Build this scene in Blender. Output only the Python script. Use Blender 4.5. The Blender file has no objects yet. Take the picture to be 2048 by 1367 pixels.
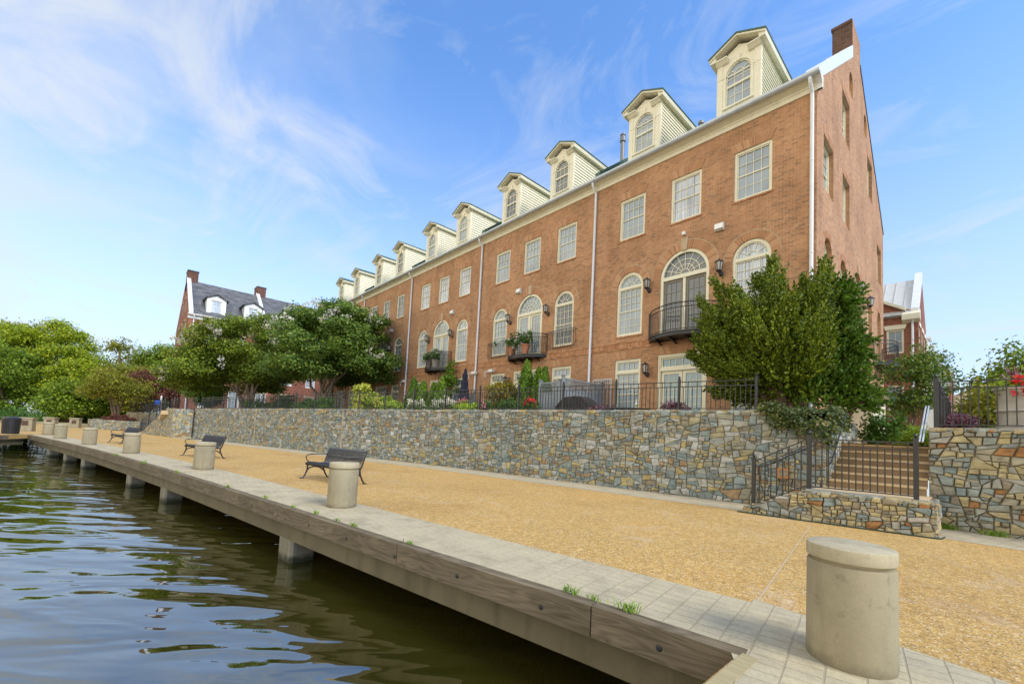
import bpy, bmesh, math, random
import numpy as np
from mathutils import Vector, Matrix
from mathutils.geometry import delaunay_2d_cdt
random.seed(7); rng = np.random.default_rng(11)
R = math.radians
SC = bpy.context.scene
COL = SC.collection

# ------------------------------------------------------------------ camera
cam_d = bpy.data.cameras.new('camera'); cam = bpy.data.objects.new('camera', cam_d); COL.objects.link(cam)
CAM = Vector((3.582, -16.649, 1.45))
yaw, pitch, roll = R(-47.464), R(3.708), R(2.906)
fw = Vector((math.sin(yaw)*math.cos(pitch), math.cos(yaw)*math.cos(pitch), math.sin(pitch)))
rt = Vector((math.cos(yaw), -math.sin(yaw), 0)); up = rt.cross(fw)
r2 = rt*math.cos(roll)+up*math.sin(roll); u2 = -rt*math.sin(roll)+up*math.cos(roll)
cam.matrix_world = Matrix(((r2.x, u2.x, -fw.x, CAM.x), (r2.y, u2.y, -fw.y, CAM.y), (r2.z, u2.z, -fw.z, CAM.z), (0, 0, 0, 1)))
cam_d.sensor_width = 36; cam_d.lens = 15.0947; cam_d.shift_x = -0.0004; cam_d.shift_y = 0.06387
cam_d.clip_start = .05; cam_d.clip_end = 3000
SC.camera = cam

# ------------------------------------------------------------------ light
SUN = Vector((.74, .09, .66)).normalized()
sun_d = bpy.data.lights.new('sun', 'SUN'); sun_d.energy = 2.0; sun_d.angle = R(22); sun_d.color = (1, .93, .82)
sun = bpy.data.objects.new('sun', sun_d); COL.objects.link(sun)
sun.rotation_euler = (-SUN).to_track_quat('-Z', 'Y').to_euler()
SC.view_settings.view_transform = 'Standard'; SC.view_settings.look = 'None'
SC.view_settings.exposure = 0.66; SC.view_settings.gamma = 1

W = bpy.data.worlds.new('World'); SC.world = W; W.use_nodes = True
def sky():
    nt = W.node_tree; N = nt.nodes; L = nt.links
    for n in list(N): N.remove(n)
    def nd(t, **k):
        n = N.new(t)
        for a, b in k.items(): setattr(n, a, b)
        return n
    def mth(op, a, b=None, c=None):
        n = nd('ShaderNodeMath', operation=op)
        for i, q in enumerate((a, b, c)):
            if q is None: continue
            if isinstance(q, (int, float)): n.inputs[i].default_value = q
            else: L.new(q, n.inputs[i])
        return n.outputs[0]
    tc = nd('ShaderNodeTexCoord').outputs['Generated']
    st = nd('ShaderNodeTexSky'); st.sky_type = 'NISHITA'; st.sun_disc = False
    st.sun_elevation = math.asin(SUN.z); st.sun_rotation = math.atan2(SUN.x, SUN.y)
    st.air_density = 1.0; st.dust_density = .6; st.ozone_density = 1.6
    sp = nd('ShaderNodeSeparateXYZ'); L.new(tc, sp.inputs[0])
    z = mth('MAXIMUM', sp.outputs[2], 0.0)
    zz = mth('ADD', z, .16)
    cb = nd('ShaderNodeCombineXYZ')
    L.new(mth('DIVIDE', sp.outputs[0], zz), cb.inputs[0]); L.new(mth('DIVIDE', sp.outputs[1], zz), cb.inputs[1])
    cb.inputs[2].default_value = 3.7
    mp = nd('ShaderNodeMapping'); L.new(cb.outputs[0], mp.inputs[0])
    mp.inputs['Rotation'].default_value = (0, 0, R(35)); mp.inputs['Scale'].default_value = (1.0, .55, 1)
    n1 = nd('ShaderNodeTexNoise'); L.new(mp.outputs[0], n1.inputs['Vector'])
    n1.inputs['Scale'].default_value = 1.9; n1.inputs['Detail'].default_value = 8; n1.inputs['Roughness'].default_value = .58; n1.inputs['Distortion'].default_value = .7
    n2 = nd('ShaderNodeTexNoise'); L.new(cb.outputs[0], n2.inputs['Vector'])
    n2.inputs['Scale'].default_value = .55; n2.inputs['Detail'].default_value = 3
    # extra cloud added out of view over the river (-y) to light the facade
    back = mth('MULTIPLY', mth('ADD', mth('MULTIPLY', sp.outputs[1], -1.0), mth('MULTIPLY', sp.outputs[0], -.22)), 1.0)
    s = mth('ADD', mth('MULTIPLY', n1.outputs[0], .75), mth('MULTIPLY', n2.outputs[0], .45))
    bs = nd('ShaderNodeMapRange'); bs.interpolation_type = 'SMOOTHSTEP'; L.new(back, bs.inputs['Value']); bs.inputs['From Min'].default_value = .29; bs.inputs['From Max'].default_value = .55
    s = mth('ADD', s, mth('ADD', mth('MULTIPLY', back, .4), mth('MULTIPLY', bs.outputs['Result'], .6)))
    rp = nd('ShaderNodeMapRange'); rp.interpolation_type = 'SMOOTHSTEP'
    L.new(s, rp.inputs['Value']); rp.inputs['From Min'].default_value = .50; rp.inputs['From Max'].default_value = .90
    cl = rp.outputs['Result']
    mp3 = nd('ShaderNodeMapping'); L.new(cb.outputs[0], mp3.inputs[0]); mp3.inputs['Rotation'].default_value = (0, 0, R(-28)); mp3.inputs['Scale'].default_value = (1.0, 1.7, 1)
    n3 = nd('ShaderNodeTexNoise'); L.new(mp3.outputs[0], n3.inputs['Vector']); n3.inputs['Scale'].default_value = 1.6; n3.inputs['Detail'].default_value = 9; n3.inputs['Roughness'].default_value = .62; n3.inputs['Distortion'].default_value = 1.3
    r3 = nd('ShaderNodeMapRange'); L.new(mth('ADD', n3.outputs[0], mth('MULTIPLY', mth('SUBTRACT', n2.outputs[0], .5), .5)), r3.inputs['Value']); r3.inputs['From Min'].default_value = .50; r3.inputs['From Max'].default_value = .70
    cl = mth('ADD', mth('MULTIPLY', cl, .8), mth('MULTIPLY', r3.outputs['Result'], .62)); cl = mth('MINIMUM', cl, 1.15)
    hz = nd('ShaderNodeMapRange'); hz.interpolation_type = 'SMOOTHSTEP'; L.new(z, hz.inputs['Value'])
    hz.inputs['From Min'].default_value = .70; hz.inputs['From Max'].default_value = -.08
    hazef = mth('MULTIPLY', hz.outputs['Result'], .82)
    cov = mth('ADD', hazef, mth('MULTIPLY', mth('SUBTRACT', 1.0, hazef), mth('MULTIPLY', cl, .72)))
    tint = nd('ShaderNodeMix', data_type='RGBA', blend_type='MULTIPLY'); tint.inputs['Factor'].default_value = 1
    L.new(st.outputs[0], tint.inputs['A']); tint.inputs['B'].default_value = (SKYMUL[0], SKYMUL[1], SKYMUL[2], 1)
    # unseen clouds behind the viewer, brightened to fill facade and water reflections
    bk = nd('ShaderNodeMapRange'); bk.interpolation_type = 'SMOOTHSTEP'; L.new(back, bk.inputs['Value'])
    bk.inputs['From Min'].default_value = .36; bk.inputs['From Max'].default_value = .62
    cc = nd('ShaderNodeMix', data_type='RGBA'); L.new(bk.outputs['Result'], cc.inputs['Factor'])
    cc.inputs['A'].default_value = CLOUD_A; cc.inputs['B'].default_value = CLOUD_FILL
    mx = nd('ShaderNodeMix', data_type='RGBA'); L.new(cov, mx.inputs['Factor'])
    L.new(tint.outputs['Result'], mx.inputs['A']); L.new(cc.outputs['Result'], mx.inputs['B'])
    bg = nd('ShaderNodeBackground'); L.new(mx.outputs['Result'], bg.inputs[0]); bg.inputs[1].default_value = .1
    o = nd('ShaderNodeOutputWorld'); L.new(bg.outputs[0], o.inputs[0])
SKYMUL = (1.25, 1.75, 2.25); CLOUD_A = (5.0, 5.35, 5.8, 1); CLOUD_FILL = (13.5, 11.9, 8.8, 1)
sky()

# ------------------------------------------------------------------ materials
class NT:
    def __init__(s, name):
        s.m = bpy.data.materials.new(name); s.m.use_nodes = True; s.t = s.m.node_tree
        s.b = s.t.nodes['Principled BSDF']; s.o = s.t.nodes['Material Output']
    def n(s, t, **k):
        n = s.t.nodes.new(t)
        for a, b in k.items(): setattr(n, a, b)
        return n
    def l(s, a, b): s.t.links.new(a, b)
    def math(s, op, a, b=None):
        n = s.n('ShaderNodeMath', operation=op)
        for i, q in enumerate((a, b)):
            if q is None: continue
            if isinstance(q, (int, float)): n.inputs[i].default_value = q
            else: s.l(q, n.inputs[i])
        return n.outputs[0]
    def coord(s, kind='Object'): return s.n('ShaderNodeTexCoord').outputs[kind]
    def pos(s): return s.n('ShaderNodeNewGeometry').outputs['Position']
    def noise(s, vec, scale, detail=4, rough=.55, dist=0, out=0):
        n = s.n('ShaderNodeTexNoise'); s.l(vec, n.inputs['Vector'])
        n.inputs['Scale'].default_value = scale; n.inputs['Detail'].default_value = detail
        n.inputs['Roughness'].default_value = rough; n.inputs['Distortion'].default_value = dist
        return n.outputs[out]
    def ramp(s, fac, stops, interp='LINEAR'):
        r = s.n('ShaderNodeValToRGB'); s.l(fac, r.inputs[0]); e = r.color_ramp; e.interpolation = interp
        while len(e.elements) < len(stops): e.elements.new(.5)
        for q, (p, c) in zip(e.elements, stops): q.position = p; q.color = (*c, 1)
        return r.outputs[0]
    def mix(s, a, b, f, blend='MIX'):
        n = s.n('ShaderNodeMix', data_type='RGBA', blend_type=blend)
        for k, q in (('A', a), ('B', b)):
            if isinstance(q, tuple): n.inputs[k].default_value = (*q, 1)
            else: s.l(q, n.inputs[k])
        if isinstance(f, (int, float)): n.inputs['Factor'].default_value = f
        else: s.l(f, n.inputs['Factor'])
        return n.outputs['Result']
    def map(s, vec, sc=(1, 1, 1), rot=(0, 0, 0), loc=(0, 0, 0)):
        n = s.n('ShaderNodeMapping'); s.l(vec, n.inputs[0]); n.inputs['Scale'].default_value = sc
        n.inputs['Rotation'].default_value = rot; n.inputs['Location'].default_value = loc
        return n.outputs[0]
    def bump(s, h, st=.3, d=.02):
        n = s.n('ShaderNodeBump'); s.l(h, n.inputs['Height']); n.inputs['Strength'].default_value = st; n.inputs['Distance'].default_value = d
        s.l(n.outputs[0], s.b.inputs['Normal'])
    def col(s, c, rough=.7, metal=0, spec=None):
        if isinstance(c, tuple): s.b.inputs['Base Color'].default_value = (*c, 1)
        else: s.l(c, s.b.inputs['Base Color'])
        s.b.inputs['Roughness'].default_value = rough; s.b.inputs['Metallic'].default_value = metal
        if spec is not None: s.b.inputs['Specular IOR Level'].default_value = spec
        return s.m

def paint(name, c, rough=.5, metal=0, var=.12, sc=3.0):
    t = NT(name); n = t.noise(t.coord(), sc, 5)
    d = tuple(q*(1-var) for q in c); e = tuple(min(1, q*(1+var)) for q in c)
    return t.col(t.ramp(n, [(.3, d), (.7, e)]), rough, metal)

def brick_mat(name, c1, c2, mortar, dark):
    t = NT(name); co = t.coord(); s = t.n('ShaderNodeSeparateXYZ'); t.l(co, s.inputs[0])
    g = t.n('ShaderNodeNewGeometry'); nn = t.n('ShaderNodeSeparateXYZ'); t.l(g.outputs['True Normal'], nn.inputs[0])
    isx = t.math('GREATER_THAN', t.math('ABSOLUTE', nn.outputs[0]), .6)
    mx = t.n('ShaderNodeMix', data_type='FLOAT'); t.l(isx, mx.inputs['Factor']); t.l(s.outputs[0], mx.inputs['A']); t.l(s.outputs[1], mx.inputs['B'])
    cb = t.n('ShaderNodeCombineXYZ'); t.l(mx.outputs[0], cb.inputs[0]); t.l(s.outputs[2], cb.inputs[1])
    b = t.n('ShaderNodeTexBrick'); t.l(cb.outputs[0], b.inputs['Vector'])
    b.inputs['Scale'].default_value = 1; b.inputs['Brick Width'].default_value = .213; b.inputs['Row Height'].default_value = .072
    b.inputs['Mortar Size'].default_value = .0055; b.inputs['Mortar Smooth'].default_value = .2; b.inputs['Bias'].default_value = -.1
    b.inputs['Color1'].default_value = (*c1, 1); b.inputs['Color2'].default_value = (*c2, 1); b.inputs['Mortar'].default_value = (*mortar, 1)
    # scattered darker bricks: a second brick grid with a strong random contrast
    b2 = t.n('ShaderNodeTexBrick'); t.l(cb.outputs[0], b2.inputs['Vector']); b2.inputs['Scale'].default_value = 1
    b2.inputs['Brick Width'].default_value = .213; b2.inputs['Row Height'].default_value = .072; b2.inputs['Mortar Size'].default_value = 0
    b2.inputs['Color1'].default_value = (0, 0, 0, 1); b2.inputs['Color2'].default_value = (1, 1, 1, 1)
    big = t.noise(cb.outputs[0], .55, 4, .6)
    df = t.math('MULTIPLY', t.math('GREATER_THAN', t.math('ADD', b2.outputs[0], t.math('MULTIPLY', big, .25)), .99), t.math('SUBTRACT', 1.0, b.outputs['Fac']))
    c = t.mix(b.outputs[0], dark, t.math('MULTIPLY', df, .5))
    c = t.mix(c, t.ramp(big, [(.3, (.78, .76, .74)), (.55, (1, 1, 1)), (.75, (1.12, 1.1, 1.06))]), 1.0, 'MULTIPLY')
    c = t.mix(c, t.ramp(t.noise(co, 6, 5), [(.3, (.85, .85, .85)), (.7, (1.1, 1.1, 1.1))]), 1.0, 'MULTIPLY')
    c = t.mix(c, t.ramp(t.noise(t.map(co, (.9, .9, .13)), 1.3, 6, .65, .3), [(.3, (.80, .77, .75)), (.48, (1, 1, 1)), (.72, (1.06, 1.06, 1.08))]), 1.0, 'MULTIPLY')
    t.bump(t.math('SUBTRACT', 1.0, b.outputs['Fac']), .5, .006)
    return t.col(c, .85, 0, .25)

def island(name, stops, rough=.8, nsc=9, nmix=.35, spec=.3, bump=.4, bd=.01, kind='Object'):
    t = NT(name); g = t.n('ShaderNodeNewGeometry')
    c = t.ramp(g.outputs['Random Per Island'], stops, 'CONSTANT' if len(stops) > 6 else 'LINEAR')
    co = t.coord(kind); n = t.noise(co, nsc, 7, .65, .4)
    lo = 1-nmix
    c = t.mix(c, t.ramp(n, [(.28, (lo, lo, lo*.97)), (.5, (1, 1, 1)), (.75, (1+nmix*.7,)*3)]), 1.0, 'MULTIPLY')
    if 'stone' in name:
        sk = t.noise(t.map(co, (3.5, 3.5, 15), (.25, .3, 0)), 1.0, 6, .7, .6); c = t.mix(c, t.ramp(sk, [(.28, (.74, .73, .70)), (.5, (1, 1, 1)), (.72, (1.24, 1.22, 1.16))]), 1.0, 'MULTIPLY')
    if bump: t.bump(n, bump, bd)
    return t.col(c, rough, 0, spec)

def leaf_mat(name, stops, trans=.35, rough=.5, gain=1.75):
    if not name.endswith(('blossom',)): stops = [(p, tuple(min(.9, v*gain) for v in c)) for p, c in stops]
    t = NT(name); g = t.n('ShaderNodeNewGeometry')
    c = t.ramp(g.outputs['Random Per Island'], stops)
    big = t.noise(t.pos(), .9, 3)
    c = t.mix(c, t.ramp(big, [(.3, (.72, .78, .72)), (.7, (1.25, 1.2, 1.0))]), 1.0, 'MULTIPLY')
    t.col(c, rough, 0, .3)
    tr = t.n('ShaderNodeBsdfTranslucent'); t.l(c, tr.inputs[0])
    ms = t.n('ShaderNodeMixShader'); ms.inputs[0].default_value = trans
    t.l(t.b.outputs[0], ms.inputs[1]); t.l(tr.outputs[0], ms.inputs[2]); t.l(ms.outputs[0], t.o.inputs[0])
    return t.m

def glass_mat(name, base, rough=.03, ior=1.9, stripes=0):
    t = NT(name); co = t.pos(); n = t.noise(co, .8, 2)
    c = t.ramp(n, [(.3, tuple(q*.75 for q in base)), (.7, tuple(min(1, q*1.25) for q in base))])
    if stripes:
        w = t.n('ShaderNodeTexNoise'); t.l(t.map(co, (14, 14, .25)), w.inputs[0]); w.inputs['Scale'].default_value = 1
        c = t.mix(c, t.ramp(w.outputs[0], [(.35, (.6, .62, .66)), (.6, (1.15, 1.15, 1.15))]), 1.0, 'MULTIPLY')
    t.col(c, rough); t.b.inputs['IOR'].default_value = ior
    t.bump(t.noise(co, 1.6, 2), .06, .05)
    return t.m

def aggregate():
    t = NT('aggregate'); p = t.pos()
    v = t.n('ShaderNodeTexVoronoi'); t.l(p, v.inputs['Vector']); v.inputs['Scale'].default_value = 82
    hs = t.n('ShaderNodeSeparateColor'); t.l(v.outputs['Color'], hs.inputs[0])
    c = t.ramp(hs.outputs[0], [(0, (.20, .135, .06)), (.10, (.40, .245, .08)), (.35, (.53, .335, .092)), (.6, (.59, .385, .118)), (.82, (.47, .288, .08)), (.93, (.67, .53, .29)), (1, (.70, .61, .42))])
    c = t.mix(c, (.25, .15, .06), t.ramp(v.outputs['Distance'], [(.5, (0, 0, 0)), (.9, (.55, .55, .55))]))
    v3 = t.n('ShaderNodeTexVoronoi'); t.l(p, v3.inputs['Vector']); v3.inputs['Scale'].default_value = 21
    h3 = t.n('ShaderNodeSeparateColor'); t.l(v3.outputs['Color'], h3.inputs[0])
    c = t.mix(c, t.ramp(h3.outputs[1], [(0, (.82, .8, .78)), (1, (1.12, 1.12, 1.12))]), 1.0, 'MULTIPLY')
    big = t.noise(p, .35, 5, .6, .5)
    c = t.mix(c, t.ramp(big, [(.3, (.86, .80, .74)), (.5, (1, 1, 1)), (.72, (1.06, 1.0, .96))]), 1.0, 'MULTIPLY')
    st = t.noise(t.map(p, (1, 1, 1), (0, 0, .4)), 1.1, 6, .7, .9)
    c = t.mix(c, (.60, .50, .40), t.ramp(st, [(.56, (0, 0, 0)), (.74, (.42, .42, .42))]))
    c = t.mix(c, (.30, .20, .10), t.ramp(t.noise(p, .8, 7, .7, .6), [(.60, (0, 0, 0)), (.72, (.30, .30, .30))]))
    t.bump(v.outputs['Distance'], .35, .006)
    return t.col(c, .8, 0, .3)

def paver(name, bw, bh, rot, c1, c2, joint, off=0.0, ms=.012, fade=True):
    t = NT(name); p = t.pos(); m = t.map(p, (1, 1, 1), (0, 0, rot))
    b = t.n('ShaderNodeTexBrick'); t.l(m, b.inputs['Vector']); b.offset = off
    for k, q in (('Scale', 1), ('Brick Width', bw), ('Row Height', bh), ('Mortar Size', ms), ('Mortar Smooth', .6)): b.inputs[k].default_value = q
    b.inputs['Color1'].default_value = (*c1, 1); b.inputs['Color2'].default_value = (*c2, 1); b.inputs['Mortar'].default_value = (*joint, 1)
    n = t.noise(p, 2.2, 7, .65, .4)
    c = b.outputs[0]
    if fade: c = t.mix(c, tuple((a+q)/2 for a, q in zip(c1, c2)), t.ramp(t.noise(p, .5, 3), [(.42, (.1,)*3), (.6, (.75,)*3)]))
    c = t.mix(c, t.ramp(n, [(.25, (.70, .69, .68)), (.5, (1, 1, 1)), (.75, (1.12, 1.1, 1.06))]), 1.0, 'MULTIPLY')
    c = t.mix(c, t.ramp(t.noise(p, 38, 4, .7), [(.3, (.84,)*3), (.7, (1.1,)*3)]), 1.0, 'MULTIPLY')
    t.bump(t.math('ADD', t.math('SUBTRACT', 1.0, b.outputs['Fac']), t.math('MULTIPLY', n, .5)), .45, .012)
    return t.col(c, .82, 0, .3)

def concrete(name, c, stain=(.35, .33, .28), sc=2.0):
    t = NT(name); p = t.pos(); n = t.noise(p, sc, 8, .68, .3)
    k = t.ramp(n, [(.25, tuple(q*.78 for q in c)), (.5, c), (.75, tuple(min(1, q*1.14) for q in c))])
    st = t.noise(t.map(p, (5, 5, .6)), 1.0, 5, .6)
    k = t.mix(k, tuple(a*q*1.6 for a, q in zip(c, stain)), t.ramp(st, [(.5, (0, 0, 0)), (.72, (.5, .5, .5))]))
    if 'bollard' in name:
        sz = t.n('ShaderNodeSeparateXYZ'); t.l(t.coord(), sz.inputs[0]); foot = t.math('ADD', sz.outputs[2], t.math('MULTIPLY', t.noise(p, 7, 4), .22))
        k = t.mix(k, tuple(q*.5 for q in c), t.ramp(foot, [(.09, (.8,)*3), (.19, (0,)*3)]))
        k = t.mix(k, tuple(q*.42 for q in c), t.ramp(t.noise(p, 9, 3, .5, .2), [(.62, (0,)*3), (.72, (.5,)*3)]))
    if 'pile' in name:
        sz = t.n('ShaderNodeSeparateXYZ'); t.l(p, sz.inputs[0]); foot = t.math('ADD', sz.outputs[2], t.math('MULTIPLY', t.noise(p, 9, 4), .2))
        k = t.mix(k, (.035, .038, .02), t.ramp(t.math('ADD', foot, 1.0), [(.20, (.9,)*3), (.30, (0,)*3)]))
    pit = t.noise(p, 55, 3, .6)
    k = t.mix(k, tuple(q*.45 for q in c), t.ramp(pit, [(.66, (0, 0, 0)), (.74, (.7, .7, .7))]))
    k = t.mix(k, t.ramp(t.noise(p, 140, 2), [(.3, (.9,)*3), (.7, (1.08,)*3)]), 1.0, 'MULTIPLY')
    t.bump(t.math('ADD', n, t.math('MULTIPLY', pit, -.4)), .25, .008)
    return t.col(k, .85, 0, .25)

def timber(name, c1, c2):
    t = NT(name); p = t.coord('Object')
    w = t.noise(t.map(p, (.8, 30, 42)), 1.0, 5, .6, .8)
    d = t.noise(t.map(p, (.45, 3, 3.4)), 1.0, 3, .5, .6)
    g = t.math('SINE', t.math('MULTIPLY', d, 95.0))
    f = t.math('ADD', t.math('MULTIPLY', w, .65), t.math('MULTIPLY', g, .08)); f = t.math('ADD', f, .15)
    c = t.ramp(f, [(.2, c1), (.5, tuple((a+b)/2 for a, b in zip(c1, c2))), (.85, c2)])
    c = t.mix(c, t.ramp(t.noise(p, .9, 4), [(.3, (.72, .70, .68)), (.7, (1.2, 1.18, 1.12))]), 1.0, 'MULTIPLY')
    t.bump(f, .22, .004)
    return t.col(c, .9, 0, .15)

def water_mat():
    t = NT('water'); p = t.pos()
    a = t.noise(t.map(p, (1, 1, 1), (0, 0, R(-40))), .5, 2, .5, .6)
    m = t.map(t.map(p, (1, 1, 1), (0, 0, R(-47.3))), (.55, 1.75, 1))
    n1 = t.noise(m, .75, 1.6, .4, .9); n2 = t.noise(m, 2.2, 1.0, .4, .5)
    h = t.math('ADD', t.math('MULTIPLY', n1, 1.0), t.math('ADD', t.math('MULTIPLY', n2, .2), t.math('MULTIPLY', a, .5)))
    t.bump(h, 1.0, WAVE)
    c = t.ramp(t.noise(p, .3, 3), [(.3, (.022, .023, .003)), (.7, (.036, .034, .005))])
    t.col(c, .015); t.b.inputs['IOR'].default_value = 2.9
    return t.m
WAVE = .058

def siding_slate():
    t = NT('slate_shingles'); p = t.coord(); s = t.n('ShaderNodeSeparateXYZ'); t.l(p, s.inputs[0])
    cb = t.n('ShaderNodeCombineXYZ'); t.l(s.outputs[1], cb.inputs[0]); t.l(s.outputs[2], cb.inputs[1])
    b = t.n('ShaderNodeTexBrick'); t.l(cb.outputs[0], b.inputs[0])
    for k, q in (('Scale', 1), ('Brick Width', .5), ('Row Height', .19), ('Mortar Size', .012)): b.inputs[k].default_value = q
    b.inputs['Color1'].default_value = (.075, .075, .08, 1); b.inputs['Color2'].default_value = (.15, .15, .15, 1); b.inputs['Mortar'].default_value = (.05, .05, .055, 1)
    c = t.mix(b.outputs[0], t.ramp(t.noise(t.map(cb.outputs[0], (.7, 3, 1)), 1.5, 4), [(.3, (.7,)*3), (.7, (1.5,)*3)]), 1.0, 'MULTIPLY')
    return t.col(c, .75)

M = {}
M['brick'] = brick_mat('orange_brick', (.505, .262, .132), (.415, .198, .096), (.56, .43, .275), (.24, .15, .095))
M['redbrick'] = brick_mat('red_brick', (.33, .115, .07), (.24, .08, .05), (.40, .27, .20), (.12, .04, .03))
M['dbrick'] = brick_mat('dark_chimney_brick', (.16, .085, .06), (.11, .06, .045), (.22, .16, .12), (.06, .04, .03))  # chimney front: weathering and shadow both put into the brick colour
M['chimneybrick'] = brick_mat('weathered_red_brick', (.17, .07, .05), (.12, .05, .035), (.24, .16, .12), (.07, .04, .03))
M['archbrick'] = island('arch_brick', [(0, (.37, .175, .083)), (.5, (.48, .235, .113)), (1, (.55, .31, .17))], .85, 14, .2)
M['mortar'] = paint('mortar', (.50, .38, .24), .9, 0, .15)
M['stone'] = island('fieldstone', [(0, (.205, .235, .225)), (.10, (.33, .30, .185)), (.20, (.24, .285, .275)), (.31, (.37, .365, .31)), (.42, (.30, .31, .275)), (.52, (.235, .205, .15)), (.62, (.40, .325, .155)), (.68, (.40, .41, .385)), (.77, (.19, .24, .235)), (.86, (.27, .26, .19)), (.95, (.32, .225, .13))], .85, 6, .45, .3, 1.0, .025)
M['warmstone'] = island('warm_fieldstone', [(0, (.25, .28, .255)), (.13, (.38, .335, .20)), (.26, (.31, .315, .27)), (.38, (.42, .36, .20)), (.5, (.36, .345, .295)), (.6, (.25, .215, .155)), (.7, (.44, .365, .21)), (.79, (.20, .25, .25)), (.88, (.33, .305, .225)), (.96, (.33, .17, .07))], .85, 5, .45, .3, 1.0, .025)
M['wallmortar'] = paint('stone_mortar', (.155, .132, .092), .95, 0, .3, 6)
M['cream'] = paint('cream_paint', (.80, .755, .57), .5, 0, .06)
M['white'] = paint('white_paint', (.80, .80, .76), .45, 0, .05)
M['sash'] = paint('dark_sash', (.20, .17, .13), .5)
M['glass'] = glass_mat('window_glass', (.27, .335, .38))
M['curtain'] = glass_mat('curtained_glass', (.52, .57, .62), .06, 1.7, 1)
M['dark'] = glass_mat('dark_glass', (.075, .10, .115))
M['blueglass'] = glass_mat('blue_tinted_glass', (.15, .26, .31))
M['silver'] = paint('galvanised_metal', (.56, .62, .69), .35, .2, .08)
M['flue'] = paint('grey_flue', (.22, .22, .22), .5, .3)
M['pipe'] = paint('white_downpipe', (.74, .76, .78), .4, 0, .05)
M['green'] = paint('green_metal_roof', (.055, .115, .075), .45, .1, .15)
M['flash'] = paint('white_flashing', (.85, .86, .86), .3, .15, .06)
M['iron'] = paint('black_iron', (.022, .023, .026), .42, 0, .25, 8)
M['black'] = paint('black_plastic', (.02, .02, .022), .5)
M['lampglass'] = glass_mat('lantern_glass', (.42, .40, .34), .15, 1.45)
M['agg'] = aggregate()
M['paver'] = paver('stamped_concrete', .125, .215, R(81.3), (.49, .425, .275), (.43, .37, .25), (.37, .315, .205), .5, .010)
M['wpaver'] = paver('grey_pavers', .55, .2, R(102), (.47, .41, .28), (.41, .355, .25), (.29, .25, .17), .5)
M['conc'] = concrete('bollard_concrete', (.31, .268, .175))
M['conccap'] = concrete('bollard_cap_concrete', (.43, .375, .25))  # body concrete made lighter, colouring in the light on the tops
M['beam'] = concrete('wet_shaded_concrete', (.16, .135, .08), (.25, .26, .2), 1.2)  # wet, algae-stained concrete, also darkened for the shade under the edge
M['pile'] = concrete('pile_concrete', (.25, .225, .165), (.25, .24, .2))
M['timber'] = timber('weathered_timber', (.075, .06, .038), (.27, .222, .155))
M['newtimber'] = timber('pale_timber', (.30, .25, .14), (.52, .45, .28))
M['water'] = water_mat()
M['tread'] = concrete('tan_step_concrete', (.56, .42, .24), (.5, .45, .4))
M['riser'] = concrete('shaded_step_riser', (.26, .18, .10), (.4, .4, .4))  # step concrete darkened: shade on the upright faces is in the colour
M['mulch'] = paint('mulch', (.06, .045, .03), .95, 0, .5, 12)
M['earth'] = paint('far_ground', (.10, .11, .05), .95, 0, .4, .3)
M['slate'] = siding_slate()
M['metalroof'] = paint('pale_metal_roof', (.56, .57, .56), .6, 0, .08)
M['redroof'] = paint('red_metal_roof', (.30, .05, .09), .4, 0, .1)
M['lattice'] = paint('grey_lattice', (.23, .26, .285), .6)
M['navy'] = paint('navy_canvas', (.012, .014, .035), .85, 0, .3)
M['cover'] = paint('black_cover', (.025, .022, .022), .8, 0, .35)
M['terracotta'] = paint('terracotta', (.42, .17, .09), .8)
M['urn'] = paint('grey_stone_urn', (.42, .39, .33), .85, 0, .15, 5)
M['copper'] = paint('copper_lamp', (.50, .20, .06), .4, .5)
M['blue'] = paint('blue_paint', (.02, .09, .45), .5)
M['bark'] = paint('brown_bark', (.15, .095, .06), .9, 0, .4, 6)
M['palebark'] = paint('pale_smooth_bark', (.30, .23, .165), .8, 0, .3, 4)
M['hose'] = paint('green_hose', (.015, .04, .03), .5)
M['bronze'] = paint('bronze_plaque', (.10, .06, .04), .5, .4)
G = lambda *c: [(i/(len(c)-1), q) for i, q in enumerate(c)]
M['l_crape'] = leaf_mat('crape_leaves', gain=2.1, stops=G((.03, .052, .006), (.065, .10, .010), (.11, .145, .014), (.17, .19, .022)))
M['l_crape_dark'] = leaf_mat('dark_crape_leaves', gain=2.1, stops=G((.022, .050, .010), (.045, .085, .014), (.075, .12, .018), (.13, .16, .028)))
M['l_jun'] = leaf_mat('juniper_leaves', G((.022, .036, .004), (.05, .075, .006), (.09, .12, .009), (.14, .165, .014)), .25, gain=2.15)
M['l_bright'] = leaf_mat('bright_cypress_leaves', G((.022, .055, .005), (.045, .095, .009), (.075, .135, .013), (.11, .165, .02)), .25)
M['l_arb'] = leaf_mat('arborvitae_leaves', G((.045, .09, .010), (.085, .15, .016), (.13, .21, .02)), .3)
M['l_maple'] = leaf_mat('orange_green_maple_leaves', G((.08, .07, .012), (.13, .13, .02), (.22, .15, .025), (.10, .12, .02)))
M['l_red'] = leaf_mat('red_maple_leaves', G((.05, .02, .02), (.10, .035, .03), (.16, .055, .045), (.09, .05, .03)))
M['l_yellow'] = leaf_mat('yellow_green_leaves', G((.06, .10, .008), (.14, .19, .012), (.24, .28, .015), (.34, .35, .03)), .45)
M['l_mid'] = leaf_mat('mid_green_leaves', G((.045, .08, .010), (.09, .14, .014), (.15, .21, .02), (.22, .28, .03)), .45)
M['l_olive'] = leaf_mat('olive_green_leaves', G((.06, .075, .010), (.12, .14, .015), (.19, .19, .02), (.16, .12, .02)), .4)
M['l_shrub'] = leaf_mat('shrub_leaves', G((.02, .05, .008), (.045, .10, .014), (.08, .15, .02)))
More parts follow.
